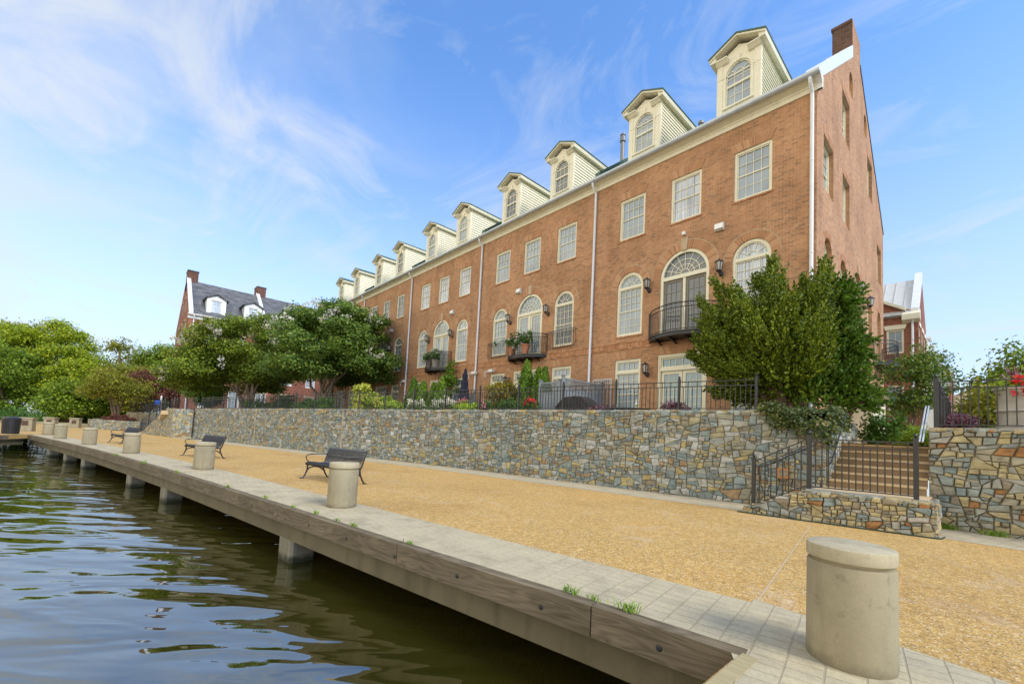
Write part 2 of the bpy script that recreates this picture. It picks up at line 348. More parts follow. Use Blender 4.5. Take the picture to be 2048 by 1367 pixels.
M['l_ivy'] = leaf_mat('ivy_leaves', G((.012, .025, .006), (.03, .05, .010), (.06, .075, .018), (.10, .10, .03)), .15)
M['l_lime'] = leaf_mat('lime_leaves', G((.10, .17, .015), (.2, .28, .02), (.32, .38, .05)))
M['f_white'] = leaf_mat('white_blossom', G((.62, .60, .58), (.80, .78, .76)), .3)
M['f_lime'] = leaf_mat('lime_blossom', G((.38, .42, .05), (.55, .58, .10), (.66, .68, .2)), .3)
M['f_red'] = leaf_mat('red_blossom', G((.55, .015, .03), (.8, .04, .06)), .2)
M['f_pink'] = leaf_mat('pink_blossom', G((.6, .2, .3), (.75, .35, .45)), .2)
M['f_purple'] = leaf_mat('purple_leaves', G((.06, .02, .03), (.16, .07, .10), (.25, .12, .2)), .2)
M['grass'] = leaf_mat('grass_blades', G((.06, .12, .012), (.12, .22, .018), (.22, .30, .04)), .35)

# ------------------------------------------------------------------ mesh helpers
class MB:
    def __init__(s): s.v = []; s.f = []; s.m = []; s.mi = 0
    def add(s, vs, fs):
        b = len(s.v); s.v += [tuple(q) for q in vs]; s.f += [tuple(i+b for i in q) for q in fs]; s.m += [s.mi]*len(fs); return s
    def box(s, x0, y0, z0, x1, y1, z1):
        x0, x1 = min(x0, x1), max(x0, x1); y0, y1 = min(y0, y1), max(y0, y1); z0, z1 = min(z0, z1), max(z0, z1)
        return s.add([(x0, y0, z0), (x1, y0, z0), (x1, y1, z0), (x0, y1, z0), (x0, y0, z1), (x1, y0, z1), (x1, y1, z1), (x0, y1, z1)],
                     [(0, 3, 2, 1), (4, 5, 6, 7), (0, 1, 5, 4), (1, 2, 6, 5), (2, 3, 7, 6), (3, 0, 4, 7)])
    def bar(s, a, b, w, h, upv=(0, 0, 1)):
        a = Vector(a); b = Vector(b); d = (b-a).normalized(); u = Vector(upv)
        x = d.cross(u)
        if x.length < 1e-4: x = d.cross(Vector((0, 1, 0)))
        x.normalize(); y = x.cross(d).normalized(); x *= w/2; y *= h/2
        vs = [a-x-y, a+x-y, a+x+y, a-x+y, b-x-y, b+x-y, b+x+y, b-x+y]
        return s.add(vs, [(0, 1, 2, 3), (7, 6, 5, 4), (0, 4, 5, 1), (1, 5, 6, 2), (2, 6, 7, 3), (3, 7, 4, 0)])
    def tube(s, pts, r, n=8, cap=True):
        pts = [Vector(p) for p in pts]; k = len(pts); rr = r if isinstance(r, (list, tuple)) else [r]*k
        vs = []; X = None
        for i, p in enumerate(pts):
            d = (pts[min(i+1, k-1)]-pts[max(i-1, 0)])
            d = d.normalized() if d.length > 1e-9 else Vector((0, 0, 1))
            if X is None:
                X = d.cross(Vector((0, 0, 1)))
                if X.length < 1e-3: X = d.cross(Vector((0, 1, 0)))
            X = (X-d*X.dot(d)).normalized(); Y = d.cross(X)
            for j in range(n):
                t = 2*math.pi*j/n; vs.append(p+X*(rr[i]*math.cos(t))+Y*(rr[i]*math.sin(t)))
        fs = [(i*n+j, i*n+(j+1) % n, (i+1)*n+(j+1) % n, (i+1)*n+j) for i in range(k-1) for j in range(n)]
        if cap: fs += [tuple(range(n))[::-1], tuple(range((k-1)*n, k*n))]
        return s.add(vs, fs)
    def lathe(s, prof, n=24, c=(0, 0, 0), sx=1, sy=1):
        vs = [(c[0]+r*sx*math.cos(2*math.pi*j/n), c[1]+r*sy*math.sin(2*math.pi*j/n), c[2]+z) for r, z in prof for j in range(n)]
        k = len(prof)
        fs = [(i*n+j, i*n+(j+1) % n, (i+1)*n+(j+1) % n, (i+1)*n+j) for i in range(k-1) for j in range(n)]
        fs += [tuple(range(n))[::-1], tuple(range((k-1)*n, k*n))]
        return s.add(vs, fs)
    def prism(s, poly, fn, d0, d1):
        n = len(poly); vs = [fn(a, b, d0) for a, b in poly]+[fn(a, b, d1) for a, b in poly]
        fs = [tuple(range(n)), tuple(range(n, 2*n))[::-1]]+[(i, i+n, (i+1) % n+n, (i+1) % n) for i in range(n)]
        return s.add(vs, fs)
    def mesh(s, name, mats, smooth=False):
        me = bpy.data.meshes.new(name); me.from_pydata(s.v, [], s.f)
        for m in (mats if isinstance(mats, list) else [mats]): me.materials.append(M[m] if isinstance(m, str) else m)
        if any(s.m): me.polygons.foreach_set('material_index', s.m)
        bm = bmesh.new(); bm.from_mesh(me); bmesh.ops.recalc_face_normals(bm, faces=bm.faces); bm.to_mesh(me); bm.free()
        if smooth:
            me.polygons.foreach_set('use_smooth', [True]*len(me.polygons))
            try: me.set_sharp_from_angle(angle=R(38))
            except Exception: pass
        me.update(); return me
    def build(s, name, mats, parent=None, loc=(0, 0, 0), smooth=False, rz=0):
        return obj(name, s.mesh(name, mats, smooth), parent, loc, rz)

def obj(name, me, parent=None, loc=(0, 0, 0), rz=0):
    o = bpy.data.objects.new(name, me); COL.objects.link(o); o.parent = parent; o.location = loc; o.rotation_euler[2] = rz
    return o
def tag(o, label, cat, group=None):
    o['label'] = label; o['category'] = cat
    if group: o['group'] = group
    return o
def thing(name, loc, label, cat, group=None, rz=0):
    o = bpy.data.objects.new(name, None); COL.objects.link(o); o.location = loc; o.rotation_euler[2] = rz; o.empty_display_size = .2
    return tag(o, label, cat, group)
def structure(o, kind='structure'): o['kind'] = kind; return o
def copy_tree(o, parent=None):
    c = o.copy(); COL.objects.link(c); c.parent = parent
    for ch in list(o.children): copy_tree(ch, c)
    return c

def inpoly(p, poly):
    x, y = p; c = False; j = len(poly)-1
    for i in range(len(poly)):
        xi, yi = poly[i]; xj, yj = poly[j]
        if (yi > y) != (yj > y) and x < (xj-xi)*(y-yi)/(yj-yi)+xi: c = not c
        j = i
    return c
def holed(mb, outline, holes, fn, depth):
    """flat wall with real openings and reveals; fn(a,b,d) -> xyz, d = depth into the wall"""
    vs = []; es = []
    for loop in [outline]+holes:
        b = len(vs); n = len(loop); vs += [Vector(q) for q in loop]; es += [(b+i, b+(i+1) % n) for i in range(n)]
    V, E, F, *_ = delaunay_2d_cdt(vs, es, [], 0, 1e-6)
    keep = []
    for f in F:
        c = sum((V[i] for i in f), Vector((0, 0)))/len(f)
        if inpoly(c, outline) and not any(inpoly(c, h) for h in holes): keep.append(f)
    mb.add([fn(q[0], q[1], 0) for q in V], keep)
    if depth:
        for h in holes:
            n = len(h); mb.add([fn(a, b, 0) for a, b in h]+[fn(a, b, depth) for a, b in h], [(i, (i+1) % n, (i+1) % n+n, i+n) for i in range(n)])
def rect(x0, z0, x1, z1): return [(x0, z0), (x1, z0), (x1, z1), (x0, z1)]
def archpoly(xc, z0, zs, r, n=16):
    return [(xc-r, z0), (xc+r, z0)]+[(xc+r*math.cos(math.pi*i/n), zs+r*math.sin(math.pi*i/n)) for i in range(n+1)]
def FX(a, b, d): return (a, d, b)          # facade facing -y
def GX(a, b, d): return (-d, a, b)         # gable facing +x
def leafmesh(name, P, Nrm, size, mats, aspect=1.0, axis=None):
    n = len(P)
    if axis is None: axis = rng.normal(size=(n, 3))
    a = axis-Nrm*np.sum(axis*Nrm, 1, keepdims=True); a /= np.linalg.norm(a, axis=1, keepdims=True)+1e-9
    b = np.cross(Nrm, a); s = (size*(.6+.8*rng.random(n)))[:, None] if np.isscalar(size) else size[:, None]
    V = np.empty((n, 4, 3)); V[:, 0] = P-a*s*.5; V[:, 1] = P+b*s*.36*aspect+Nrm*s*.1; V[:, 2] = P+a*s*.5; V[:, 3] = P-b*s*.36*aspect+Nrm*s*.1
    return quadmesh(name, V.reshape(-1, 3), mats)
def quadmesh(name, V, mats):
    n = len(V)//4; me = bpy.data.meshes.new(name); me.vertices.add(len(V)); me.vertices.foreach_set('co', V.astype(np.float32).ravel())
    me.loops.add(len(V)); me.loops.foreach_set('vertex_index', np.arange(len(V), dtype=np.int32))
    me.polygons.add(n); me.polygons.foreach_set('loop_start', np.arange(0, len(V), 4, dtype=np.int32))
    me.materials.append(M[mats]); me.update(); me.validate(); return me
def crown_pts(blobs, dens, cl=.3, per=26, shell=.55, flat=.6):
    P = []; Nn = []
    for (cx, cy, cz, rx, ry, rz) in blobs:
        nc = max(4, int(dens*(rx*ry*rz)**(2/3)))
        d = rng.normal(size=(nc, 3)); d /= np.linalg.norm(d, axis=1, keepdims=True)
        rad = (shell+(1-shell)*rng.random(nc)**.6)*(1+.12*rng.normal(size=nc))
        c = d*rad[:, None]*np.array([rx, ry, rz])+np.array([cx, cy, cz])
        k = rng.integers(per//2, per*3//2, nc); idx = np.repeat(np.arange(nc), k)
        off = rng.normal(size=(len(idx), 3))*cl*np.array([1, 1, flat])
        P.append(c[idx]+off)
        nr = d[idx]*.7+rng.normal(size=(len(idx), 3))*.55+np.array([0, 0, .45]); Nn.append(nr/np.linalg.norm(nr, axis=1, keepdims=True))
    return np.concatenate(P), np.concatenate(Nn)
def blobs_in(c, r, n, rb, seed, zmin=-1.0, up=0):
    q = random.Random(seed); out = []
    while len(out) < n:
        d = [q.uniform(-1, 1) for _ in range(3)]
        l = math.sqrt(sum(t*t for t in d))
        if l > 1 or l < .35 or d[2] < zmin: continue
        k = q.uniform(.75, 1.25)*rb
        out.append((c[0]+d[0]*(r[0]-rb*.7), c[1]+d[1]*(r[1]-rb*.7), c[2]+d[2]*(r[2]-rb*.6), k*1.1, k*1.1, k*.8))
    return out
def limbs(mb, base, tips, r0, seed, n=5, wob=.12):
    q = random.Random(seed)
    for t in tips:
        b = Vector(base)+Vector((q.uniform(-1, 1), q.uniform(-1, 1), 0))*r0*1.2; t = Vector(t); pts = []; rad = []
        L = (t-b).length
        for i in range(n+1):
            f = i/n; p = b.lerp(t, f); p.z = b.z+(t.z-b.z)*(f**.8)
            if 0 < i < n: p += Vector((q.uniform(-1, 1), q.uniform(-1, 1), q.uniform(-.5, .5)))*wob*L*.35
            pts.append(p); rad.append(r0*(1-f)**.8*.9+.012)
        mb.tube(pts, rad, 7)
def tree(name, label, cat, base, blobs, leaf, bark, lsize, dens, cl, per=26, r0=.12, tips=None, group=None, flowers=None, seed=1, flat=.6, shell=.55, ntips=5):
    T = thing(name, base, label, cat, group); bx = np.array(base)
    if tips is None:
        q = random.Random(seed); tips = [tuple(b[:3]) for b in q.sample(blobs, min(ntips, len(blobs)))]
    mb = MB(); limbs(mb, (0, 0, -.1), [tuple(np.array(t)-bx) for t in tips], r0, seed)
    mb.build('trunk', bark, T, smooth=True)
    P, Nn = crown_pts(blobs, dens, cl, per, shell, flat)
    obj('crown', leafmesh('crown', P-bx, Nn, lsize, leaf), T)
    if flowers:
        mat, cs, k, fs, spread = flowers; cs = np.array(cs, float)
        idx = np.repeat(np.arange(len(cs)), k); PP = cs[idx]+rng.normal(size=(len(idx), 3))*spread
        nn = rng.normal(size=(len(idx), 3)); nn /= np.linalg.norm(nn, axis=1, keepdims=True)
        obj('blossom', leafmesh('blossom', PP-bx, nn, fs, mat, 1.5), T)
    return T

# ------------------------------------------------------------------ stone walls
def split_cells(poly, q, tmin, tmax, an, out):
    """break a rough block into angular stones with slightly tilted cuts"""
    xs = [a for a, _ in poly]; ys = [b for _, b in poly]; w = max(xs)-min(xs); h = (max(ys)-min(ys))*an
    area = abs(sum(poly[i-1][0]*poly[i][1]-poly[i][0]*poly[i-1][1] for i in range(len(poly))))/2
    t = tmin+(tmax-tmin)*q.random()**2.6
    if area < t or len(poly) < 3 or min(w, h) < .09: out.append(poly); return
    f = q.uniform(.36, .64); px = min(xs)+w*f; py = min(ys)+(max(ys)-min(ys))*f
    vert = w > h*q.uniform(.8, 1.25); tilt = q.gauss(0, .13)
    if vert: n = (math.cos(tilt), math.sin(tilt)*1.4)
    else: n = (math.sin(tilt), math.cos(tilt))
    for sg in (1, -1):
        k = clip(poly, px, py, n[0]*sg, n[1]*sg)
        if len(k) >= 3: split_cells(k, q, tmin, tmax, an, out)
def voronoi(L, ztop, wmin, wmax, hmin, hmax, seed, an=1.5):
    q = random.Random(seed); S = []; z = -.3; W0 = wmax*1.9; H0 = hmax*2.1
    while z < 3.2:
        h = H0*q.uniform(.8, 1.15); s = -q.uniform(.2, 1.2)
        while s < L+1.2:
            w = W0*q.uniform(.75, 1.25); S.append((s+w/2, (z+h/2+q.uniform(-.24, .24)*h)*an)); s += w
        z += h
    cell = 1.6; grid = {}
    for i, (a, b) in enumerate(S): grid.setdefault((int(a//cell), int(b//cell)), []).append(i)
    out = []
    for i, (a, b) in enumerate(S):
        if a < -1 or a > L+1: continue
        poly = [(a-1.5, b-1.5), (a+1.5, b-1.5), (a+1.5, b+1.5), (a-1.5, b+1.5)]; ca, cb = int(a//cell), int(b//cell)
        nb = [j for u in (-1, 0, 1) for v in (-1, 0, 1) for j in grid.get((ca+u, cb+v), []) if j != i]
        nb.sort(key=lambda j: (S[j][0]-a)**2+(S[j][1]-b)**2)
        for j in nb[:20]:
            poly = clip(poly, (a+S[j][0])/2, (b+S[j][1])/2, S[j][0]-a, S[j][1]-b)
            if len(poly) < 3: break
        if len(poly) < 3: continue
        cells = []; split_cells([(x, y/an) for x, y in poly], q, wmin*hmin*.65, wmax*hmax*1.05, an, cells)
        for p in cells:
            for (px, py, nx, ny) in ((0, 0, -1, 0), (L, 0, 1, 0), (0, 0, 0, -1)):
                if len(p) >= 3: p = clip(p, px, py, nx, ny)
            if len(p) < 3: continue
            cx = sum(x for x, _ in p)/len(p); zt = ztop(min(max(cx, 0), L)); p = clip(p, 0, zt, 0, 1)
            if len(p) >= 3: out.append(p)
    return out
def clip(poly, px, py, nx, ny):
    o = []; n = len(poly)
    for i in range(n):
        a, b = poly[i], poly[(i+1) % n]; da = (a[0]-px)*nx+(a[1]-py)*ny; db = (b[0]-px)*nx+(b[1]-py)*ny
        if da <= 0: o.append(a)
        if (da < 0) != (db < 0) and abs(da-db) > 1e-12: t = da/(da-db); o.append((a[0]+(b[0]-a[0])*t, a[1]+(b[1]-a[1])*t))
    return o
class Path:
    def __init__(s, pts):
        s.p = [Vector(q) for q in pts]; s.c = [0]
        for a, b in zip(s.p, s.p[1:]): s.c.append(s.c[-1]+(b-a).length)
        s.L = s.c[-1]
    def at(s, t):
        i = 0
        while i < len(s.p)-2 and t > s.c[i+1]: i += 1
        d = (s.p[i+1]-s.p[i]).normalized(); q = s.p[i]+d*(t-s.c[i]); return q, Vector((d.y, -d.x))
def stone_face(mb, path, ztop, seed, size=(.17, .44, .10, .25), z0=0, rough=1.0, gap=.0075):
    q = random.Random(seed+5)
    for poly in voronoi(path.L, ztop, *size, seed):
        cx = sum(a for a, _ in poly)/len(poly); cy = sum(b for _, b in poly)/len(poly)
        rr = min(math.hypot(a-cx, b-cy) for a, b in poly)
        if rr < .018: continue
        # drop nearly coincident corners
        pl = [poly[0]]
        for p in poly[1:]:
            if math.hypot(p[0]-pl[-1][0], p[1]-pl[-1][1]) > .02: pl.append(p)
        if len(pl) < 3: continue
        sc = max(.5, 1-gap/max(rr, .03)); n = len(pl); tx, ty = q.uniform(-.09, .09)*rough, q.uniform(-.09, .09)*rough; d0 = q.uniform(.008, .045)*rough
        def P(a, b, d):
            v, nr = path.at(min(max(a, 0), path.L)); v = v+nr*d; return (v.x, v.y, z0+b)
        rings = []
        for k, dd in ((sc, -.02), (sc*.97, d0*.55), (sc*.84, d0), (sc*.45, d0+q.uniform(.0, .012))):
            ring = []
            for a, b in pl:
                j = .012 if k < sc*.9 else .004
                u = cx+(a-cx)*k+q.uniform(-j, j); v = cy+(b-cy)*k+q.uniform(-j, j)
                ring.append(P(u, v, dd if dd < 0 else max(.004, dd+(u-cx)*tx+(v-cy)*ty+q.uniform(-.004, .004))))
            rings.append(ring)
        vs = [v for r in rings for v in r]; fs = [(i*n+j, i*n+(j+1) % n, (i+1)*n+(j+1) % n, (i+1)*n+j) for i in range(3) for j in range(n)]
        fs.append(tuple(range(3*n, 4*n))); mb.add(vs, fs)
def wall_core(mb, path, ztop, thick, z0=0, step=.5):
    n = max(2, int(path.L/step)); A = []
    for i in range(n+1):
        t = path.L*i/n; v, nr = path.at(t); a = v-nr*.004; b = v-nr*thick; zt = ztop(t)-.012
        A += [(a.x, a.y, z0-.3), (a.x, a.y, z0+zt), (b.x, b.y, z0+zt), (b.x, b.y, z0-.3)]
    fs = [(i*4+k, (i+1)*4+k, (i+1)*4+(k+1) % 4, i*4+(k+1) % 4) for i in range(n) for k in range(4)]+[(0, 1, 2, 3), (n*4+3, n*4+2, n*4+1, n*4)]
    mb.add(A, fs)
def cap_stones(mb, path, ztop, depth, seed, z0=0, w=(.3, .75)):
    q = random.Random(seed); s = 0
    while s < path.L-.05:
        e = min(path.L, s+q.uniform(*w)); dz = q.uniform(0, .02)
        if path.L-e < .2: e = path.L
        (a, na), (b, nb) = path.at(s+.008), path.at(e-.008); o = q.uniform(.01, .04)
        pts = []
        for h in (-.07, dz):
            for v, nr, k in ((a, na, o), (b, nb, o+q.uniform(-.01, .01)), (b, nb, -depth), (a, na, -depth)):
                t = v+nr*(k-(0.012 if h > 0 and k > 0 else 0)); pts.append((t.x, t.y, z0+ztop((s+e)/2)+h+q.uniform(-.006, .006)))
        mb.add(pts, [(0, 3, 2, 1), (4, 5, 6, 7), (0, 1, 5, 4), (1, 2, 6, 5), (2, 3, 7, 6), (3, 0, 4, 7)]); s = e

# ------------------------------------------------------------------ setting
DECK = [(-35.36, -20.49), (-30.5, -19.35), (-25, -18.1), (-20.5, -17.15), (-16.17, -16.32), (-12, -15.56), (-8.52, -15.0), (-5, -14.45), (-2.26, -14.04), (1.38, -13.46), (2.42, -13.32)]
WALL = [(-37.8, -12.2), (-30.5, -10.65), (-24.5, -9.35), (-20, -8.3), (-16.4, -7.45), (-12.6, -6.5), (-8.8, -5.82), (-4.5, -5.2), (-2.65, -4.93), (-1.06, -4.68), (1.15, -4.35)]
dk = Path(DECK); wl = Path(WALL)
def sheet(name, poly, z, mat, th=0):
    mb = MB(); vs = [Vector((x, y)) for x, y in poly]; n = len(vs)
    V, E, F, *_ = delaunay_2d_cdt(vs, [(i, (i+1) % n) for i in range(n)], [], 0, 1e-6)
    F = [f for f in F if inpoly(sum((V[i] for i in f), Vector((0, 0)))/3, poly)]
    mb.add([(v.x, v.y, z) for v in V], F)
    if th: mb.add([(v.x, v.y, z) for v in vs]+[(v.x, v.y, z-th) for v in vs], [(i, i+n, (i+1) % n+n, (i+1) % n) for i in range(n)]); mb.add([(v.x, v.y, z-th) for v in V], F)
    o = mb.build(name, mat); return structure(o)
def off(path, d, n=24):
    o = []
    for i in range(n+1):
        v, nr = path.at(path.L*i/n); o.append((v.x-nr.x*d, v.y-nr.y*d))
    return o
o = MB().add([(-400, -300, -.95), (300, -300, -.95), (300, 12, -.95), (-400, 12, -.95)], [(0, 1, 2, 3)]).build('water', 'water'); structure(o)
farL = [(-33.0, -21.6), (-29, -23.5), (-33, -34), (-62, -34), (-72, -26), (-85, -20), (-85, -8), (-40, -8)]
deck_poly = off(dk, .11)+[(2.42, -13.4), (2.43, -30), (16, -30), (16, -3.7), (3, -3.7), (1.2, -4)]+off(wl, .2)[::-1]+[(-40, -8), (-85, -8), (-85, -20), (-72, -26), (-62, -34), (-33, -34), (-29, -23.5), (-33.0, -21.6)]
sheet('promenade', deck_poly, 0, 'agg', .2)
edge_poly = off(dk, .10)+off(dk, 1.22)[::-1]
sheet('edge_paving', edge_poly, .004, 'paver')
sheet('pier_paving', [(2.44, -13.45), (2.44, -30), (9, -30), (4.6, -12.42), (3.40, -12.18), (2.1, -12.02), (2.3, -13.2)], .008, 'paver')
sheet('wall_paving', off(wl, -1.42)+off(wl, -.02)[::-1], .004, 'wpaver')
sheet('side_paving', [(3.05, -5.6), (3.05, -4.0), (9, -4.2), (9, -5.9)], .004, 'wpaver')
for k, (a, b) in enumerate([((2.16, -12.2), (1.3, -6.3)), ((-6.9, -13.6), (-8.2, -7.1)), ((-16.0, -15.2), (-18.2, -9.4)), ((-25.5, -17.1), (-27.6, -11.5))]):
    d = Vector((b[0]-a[0], b[1]-a[1])).normalized(); n = Vector((-d.y, d.x))*.008
    o = MB().add([(a[0]-n.x, a[1]-n.y, .004), (a[0]+n.x, a[1]+n.y, .004), (b[0]+n.x, b[1]+n.y, .004), (b[0]-n.x, b[1]-n.y, .004)], [(0, 1, 2, 3)]).build('paving_joint', 'mortar'); structure(o)
tz = 2.36
terr = off(wl, .3)+[(1.15, -4), (1.15, -.9), (.35, .3), (.05, .02), (-45.2, .02), (-45.2, 22), (-110, 22), (-110, -10), (-60, -13), (-39, -11.6)]
sheet('garden_terrace', terr, tz, 'mulch')
sheet('upper_walk', [(0.0, -2.9), (2.95, -2.9), (2.95, 120), (.0, 120)], 1.69, 'tread')
sheet('right_garden', [(2.95, -3.8), (40, -3.8), (40, 140), (2.95, 140)], 2.06, 'mulch')
sheet('far_ground', [(-900, 12), (-900, -60), (-85, -20), (-72, -8), (-60, 12)], -.02, 'earth')
sheet('land', [(-900, 12.5), (600, 12.5), (600, 900), (-900, 900)], 1.2, 'earth')

# pier edge: bolted timbers, concrete beam
T = thing('pier_edge', (0, 0, 0), 'weathered timber edge board bolted along the concrete promenade beam above the water', 'pier edge')
cuts = [0, 4.6, 9.6, 14.6, 19.4, 23.5, 27.3, 31.0, 34.6, dk.L-1.15, dk.L+.045]
bolts = MB()
for a, b in zip(cuts, cuts[1:]):
    a += .006; b -= .006; n = 6; A = []
    (pa, na), (pb, _) = dk.at(a), dk.at(b); d3 = (pb-pa).normalized(); ang = math.atan2(d3.y, d3.x)
    mb = MB()
    for i in range(n+1):
        t = a+(b-a)*i/n; v, nr = dk.at(t); p0 = v+nr*.02; p1 = v-nr*.10
        for p, z in ((p0, -.25), (p0, .012), (p1, .018), (p1, -.25)):
            dx = p-pa; A.append((dx.dot(d3), dx.dot(Vector((-d3.y, d3.x))), z))
    mb.add(A, [(i*4+k, (i+1)*4+k, (i+1)*4+(k+1) % 4, i*4+(k+1) % 4) for i in range(n) for k in range(4)]+[(0, 1, 2, 3), (n*4+3, n*4+2, n*4+1, n*4)])
    o = mb.build('edge_board', 'timber', T, (pa.x, pa.y, 0)); o.rotation_euler[2] = ang
for k in range(32):
    t = dk.L-.55-k*1.12
    if t < .3: break
    v, nr = dk.at(t); d = Vector((-nr.y, nr.x)); p = v+nr*.016
    zc = -.13+random.uniform(-.02, .02)
    mb = MB(); ring = lambda r, dd: [(p.x+nr.x*dd+d.x*r*math.cos(q*math.pi/6), p.y+nr.y*dd+d.y*r*math.cos(q*math.pi/6), zc+r*math.sin(q*math.pi/6)) for q in range(12)]
    mb.add(ring(.028, .005)+ring(.018, .008)+ring(.012, .010), [(i, (i+1) % 12, (i+1) % 12+12, i+12) for i in range(12)]+[(i+12, (i+1) % 12+12, (i+1) % 12+24, i+24) for i in range(12)]+[tuple(range(24, 36))])
    mb.build('bolt', 'black', T)
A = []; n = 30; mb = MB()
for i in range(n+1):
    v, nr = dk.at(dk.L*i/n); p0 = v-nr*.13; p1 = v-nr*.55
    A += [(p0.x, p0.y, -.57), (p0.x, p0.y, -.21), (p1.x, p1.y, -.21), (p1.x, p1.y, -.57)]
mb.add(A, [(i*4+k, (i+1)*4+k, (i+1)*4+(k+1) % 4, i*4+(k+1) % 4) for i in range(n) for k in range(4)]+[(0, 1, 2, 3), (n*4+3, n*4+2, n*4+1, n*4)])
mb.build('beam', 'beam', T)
mb = MB().box(2.44, -30, -.25, 2.54, -13.3, .016); mb.build('edge_board', 'newtimber', T)
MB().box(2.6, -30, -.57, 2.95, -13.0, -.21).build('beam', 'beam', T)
T = thing('pier_edge', (-35.3, -20.5, 0), 'far corner of the pier edge with grey board and concrete beam beyond the bollards', 'pier edge')
d = Vector((2.36, -1.11)).normalized(); nn = Vector((-d.y, d.x))*-1
for nm, o0, o1, z0, z1, mt in (('edge_board', -.02, .1, -.25, .014, 'timber'), ('beam', .13, .5, -.57, -.21, 'beam')):
    A = []
    for z in (z0, z1):
        for t, k in ((0.08, o0), (7.0, o0), (7.0, o1), (0.08, o1)): A.append((d.x*t+nn.x*k, d.y*t+nn.y*k, z))
    MB().add(A, [(0, 3, 2, 1), (4, 5, 6, 7), (0, 1, 5, 4), (1, 2, 6, 5), (2, 3, 7, 6), (3, 0, 4, 7)]).build(nm, mt, T)
pl = 0
for px, lab in ((-4.75, 'nearest concrete pile under the promenade, closest to the camera'), (-12.3, 'second concrete pile from the near end under the promenade'), (-16.1, 'third concrete pile from the near end, below the bench and bollard'),
                (-23.2, 'fourth concrete pile from the near end under the far promenade'), (-26.6, 'fifth concrete pile from the near end under the far promenade'), (-30.4, 'farthest concrete pile, below the pier corner')):
    t = min(range(400), key=lambda i: abs(dk.at(dk.L*i/400)[0].x-px)); v, nr = dk.at(dk.L*t/400); d = Vector((-nr.y, nr.x)); c = v-nr*.34
    T = thing('concrete_pile', (c.x, c.y, -2), lab, 'pile', 'concrete piles under the promenade')
    mb = MB(); w = .24
    mb.prism([(-.21, -.22), (.18, -.22), (.22, -.18), (.22, .18), (.18, .22), (-.18, .22), (-.22, .18), (-.22, -.18)], lambda a, b, k: (a*d.x*1.1-b*nr.x, a*d.y*1.1-b*nr.y, k), 0, 1.44)
    mb.build('shaft', 'pile', T)

# ------------------------------------------------------------------ bollards, bin, benches
BC = math.atan2(.15, .99)
bb = MB().lathe([(.256, 0), (.258, .02), (.255, .655), (.25, .668), (.232, .672), (.232, .70)], 48).mesh('bollard_body', 'conc', True)
bc = MB().lathe([(.225, .672), (.25, .696), (.257, .699), (.259, .706), (.259, .775), (.255, .785), (.247, .789), (0.01, .791)], 48).mesh('bollard_cap', 'conccap', True)
BL = [((2.95, -12.74), 'largest round concrete bollard standing in the right foreground on the pier paving'), ((-4.33, -13.5), 'round concrete bollard in front of the nearest bench'),
      ((-11.83, -14.66), 'round concrete bollard in front of the middle bench'), ((-18.8, -16.12), 'round concrete bollard next to the farthest bench'),
      ((-24.95, -17.5), 'fifth round concrete bollard from the camera, left of the farthest bench'), ((-30.95, -18.85), 'sixth round concrete bollard from the camera, before the pier corner'), ((-36.3, -19.75), 'seventh round concrete bollard, right of the black litter bin')]
for (x, y), lab in BL:
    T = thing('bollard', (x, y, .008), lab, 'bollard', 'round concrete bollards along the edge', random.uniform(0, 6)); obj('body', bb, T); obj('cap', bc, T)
sb = MB().prism([(-.36, -.36), (.36, -.36), (.36, .36), (-.36, .36)], lambda a, b, k: (a*(1-.04*k), b*(1-.04*k), k), 0, .86); sb.prism([(-.39, -.39), (.39, -.39), (.39, .39), (-.39, .39)], lambda a, b, k: (a, b, k), .861, .98); sb = sb.mesh('square_bollard', 'conc')
pq = MB().box(.36, -.16, .42, .375, .16, .74).mesh('plaque', 'bronze')
for (x, y), rz, lab in (((-42.5, -21.3), -.2, 'square concrete bollard with dark plaque just behind the litter bin'), ((-52.5, -20.9), -.3, 'square concrete bollard half hidden behind a round one'), ((-57.5, -19.6), -.3, 'square concrete bollard with plaque by the tree bank, second from the stone planter'), ((-60.0, -18.0), -.3, 'square concrete bollard with plaque beside the stone planter')):
    T = thing('square_bollard', (x, y, 0), lab, 'bollard', 'square bollards by the tree bank', rz); obj('body', sb, T); obj('plaque', pq, T)
T = thing('litter_bin', (-36.2, -21.3, 0), 'black ribbed round litter bin with domed lid at the far pier corner', 'litter bin')
mb = MB()
for k in range(28):
    a = 2*math.pi*k/28; mb.bar((.36*math.cos(a), .36*math.sin(a), .06), (.39*math.cos(a), .39*math.sin(a), .86), .05, .02, (math.cos(a), math.sin(a), 0))
mb.lathe([(.33, 0), (.37, .03), (.37, .06), (.34, .07), (.35, .84), (.40, .85), (.40, .90), (.34, .9)], 28); mb.build('body', 'black', T, smooth=True)
MB().lathe([(.41, .905), (.42, .94), (.36, 1.0), (.2, 1.04), (.01, 1.05)], 28).build('lid', 'iron', T, smooth=True)

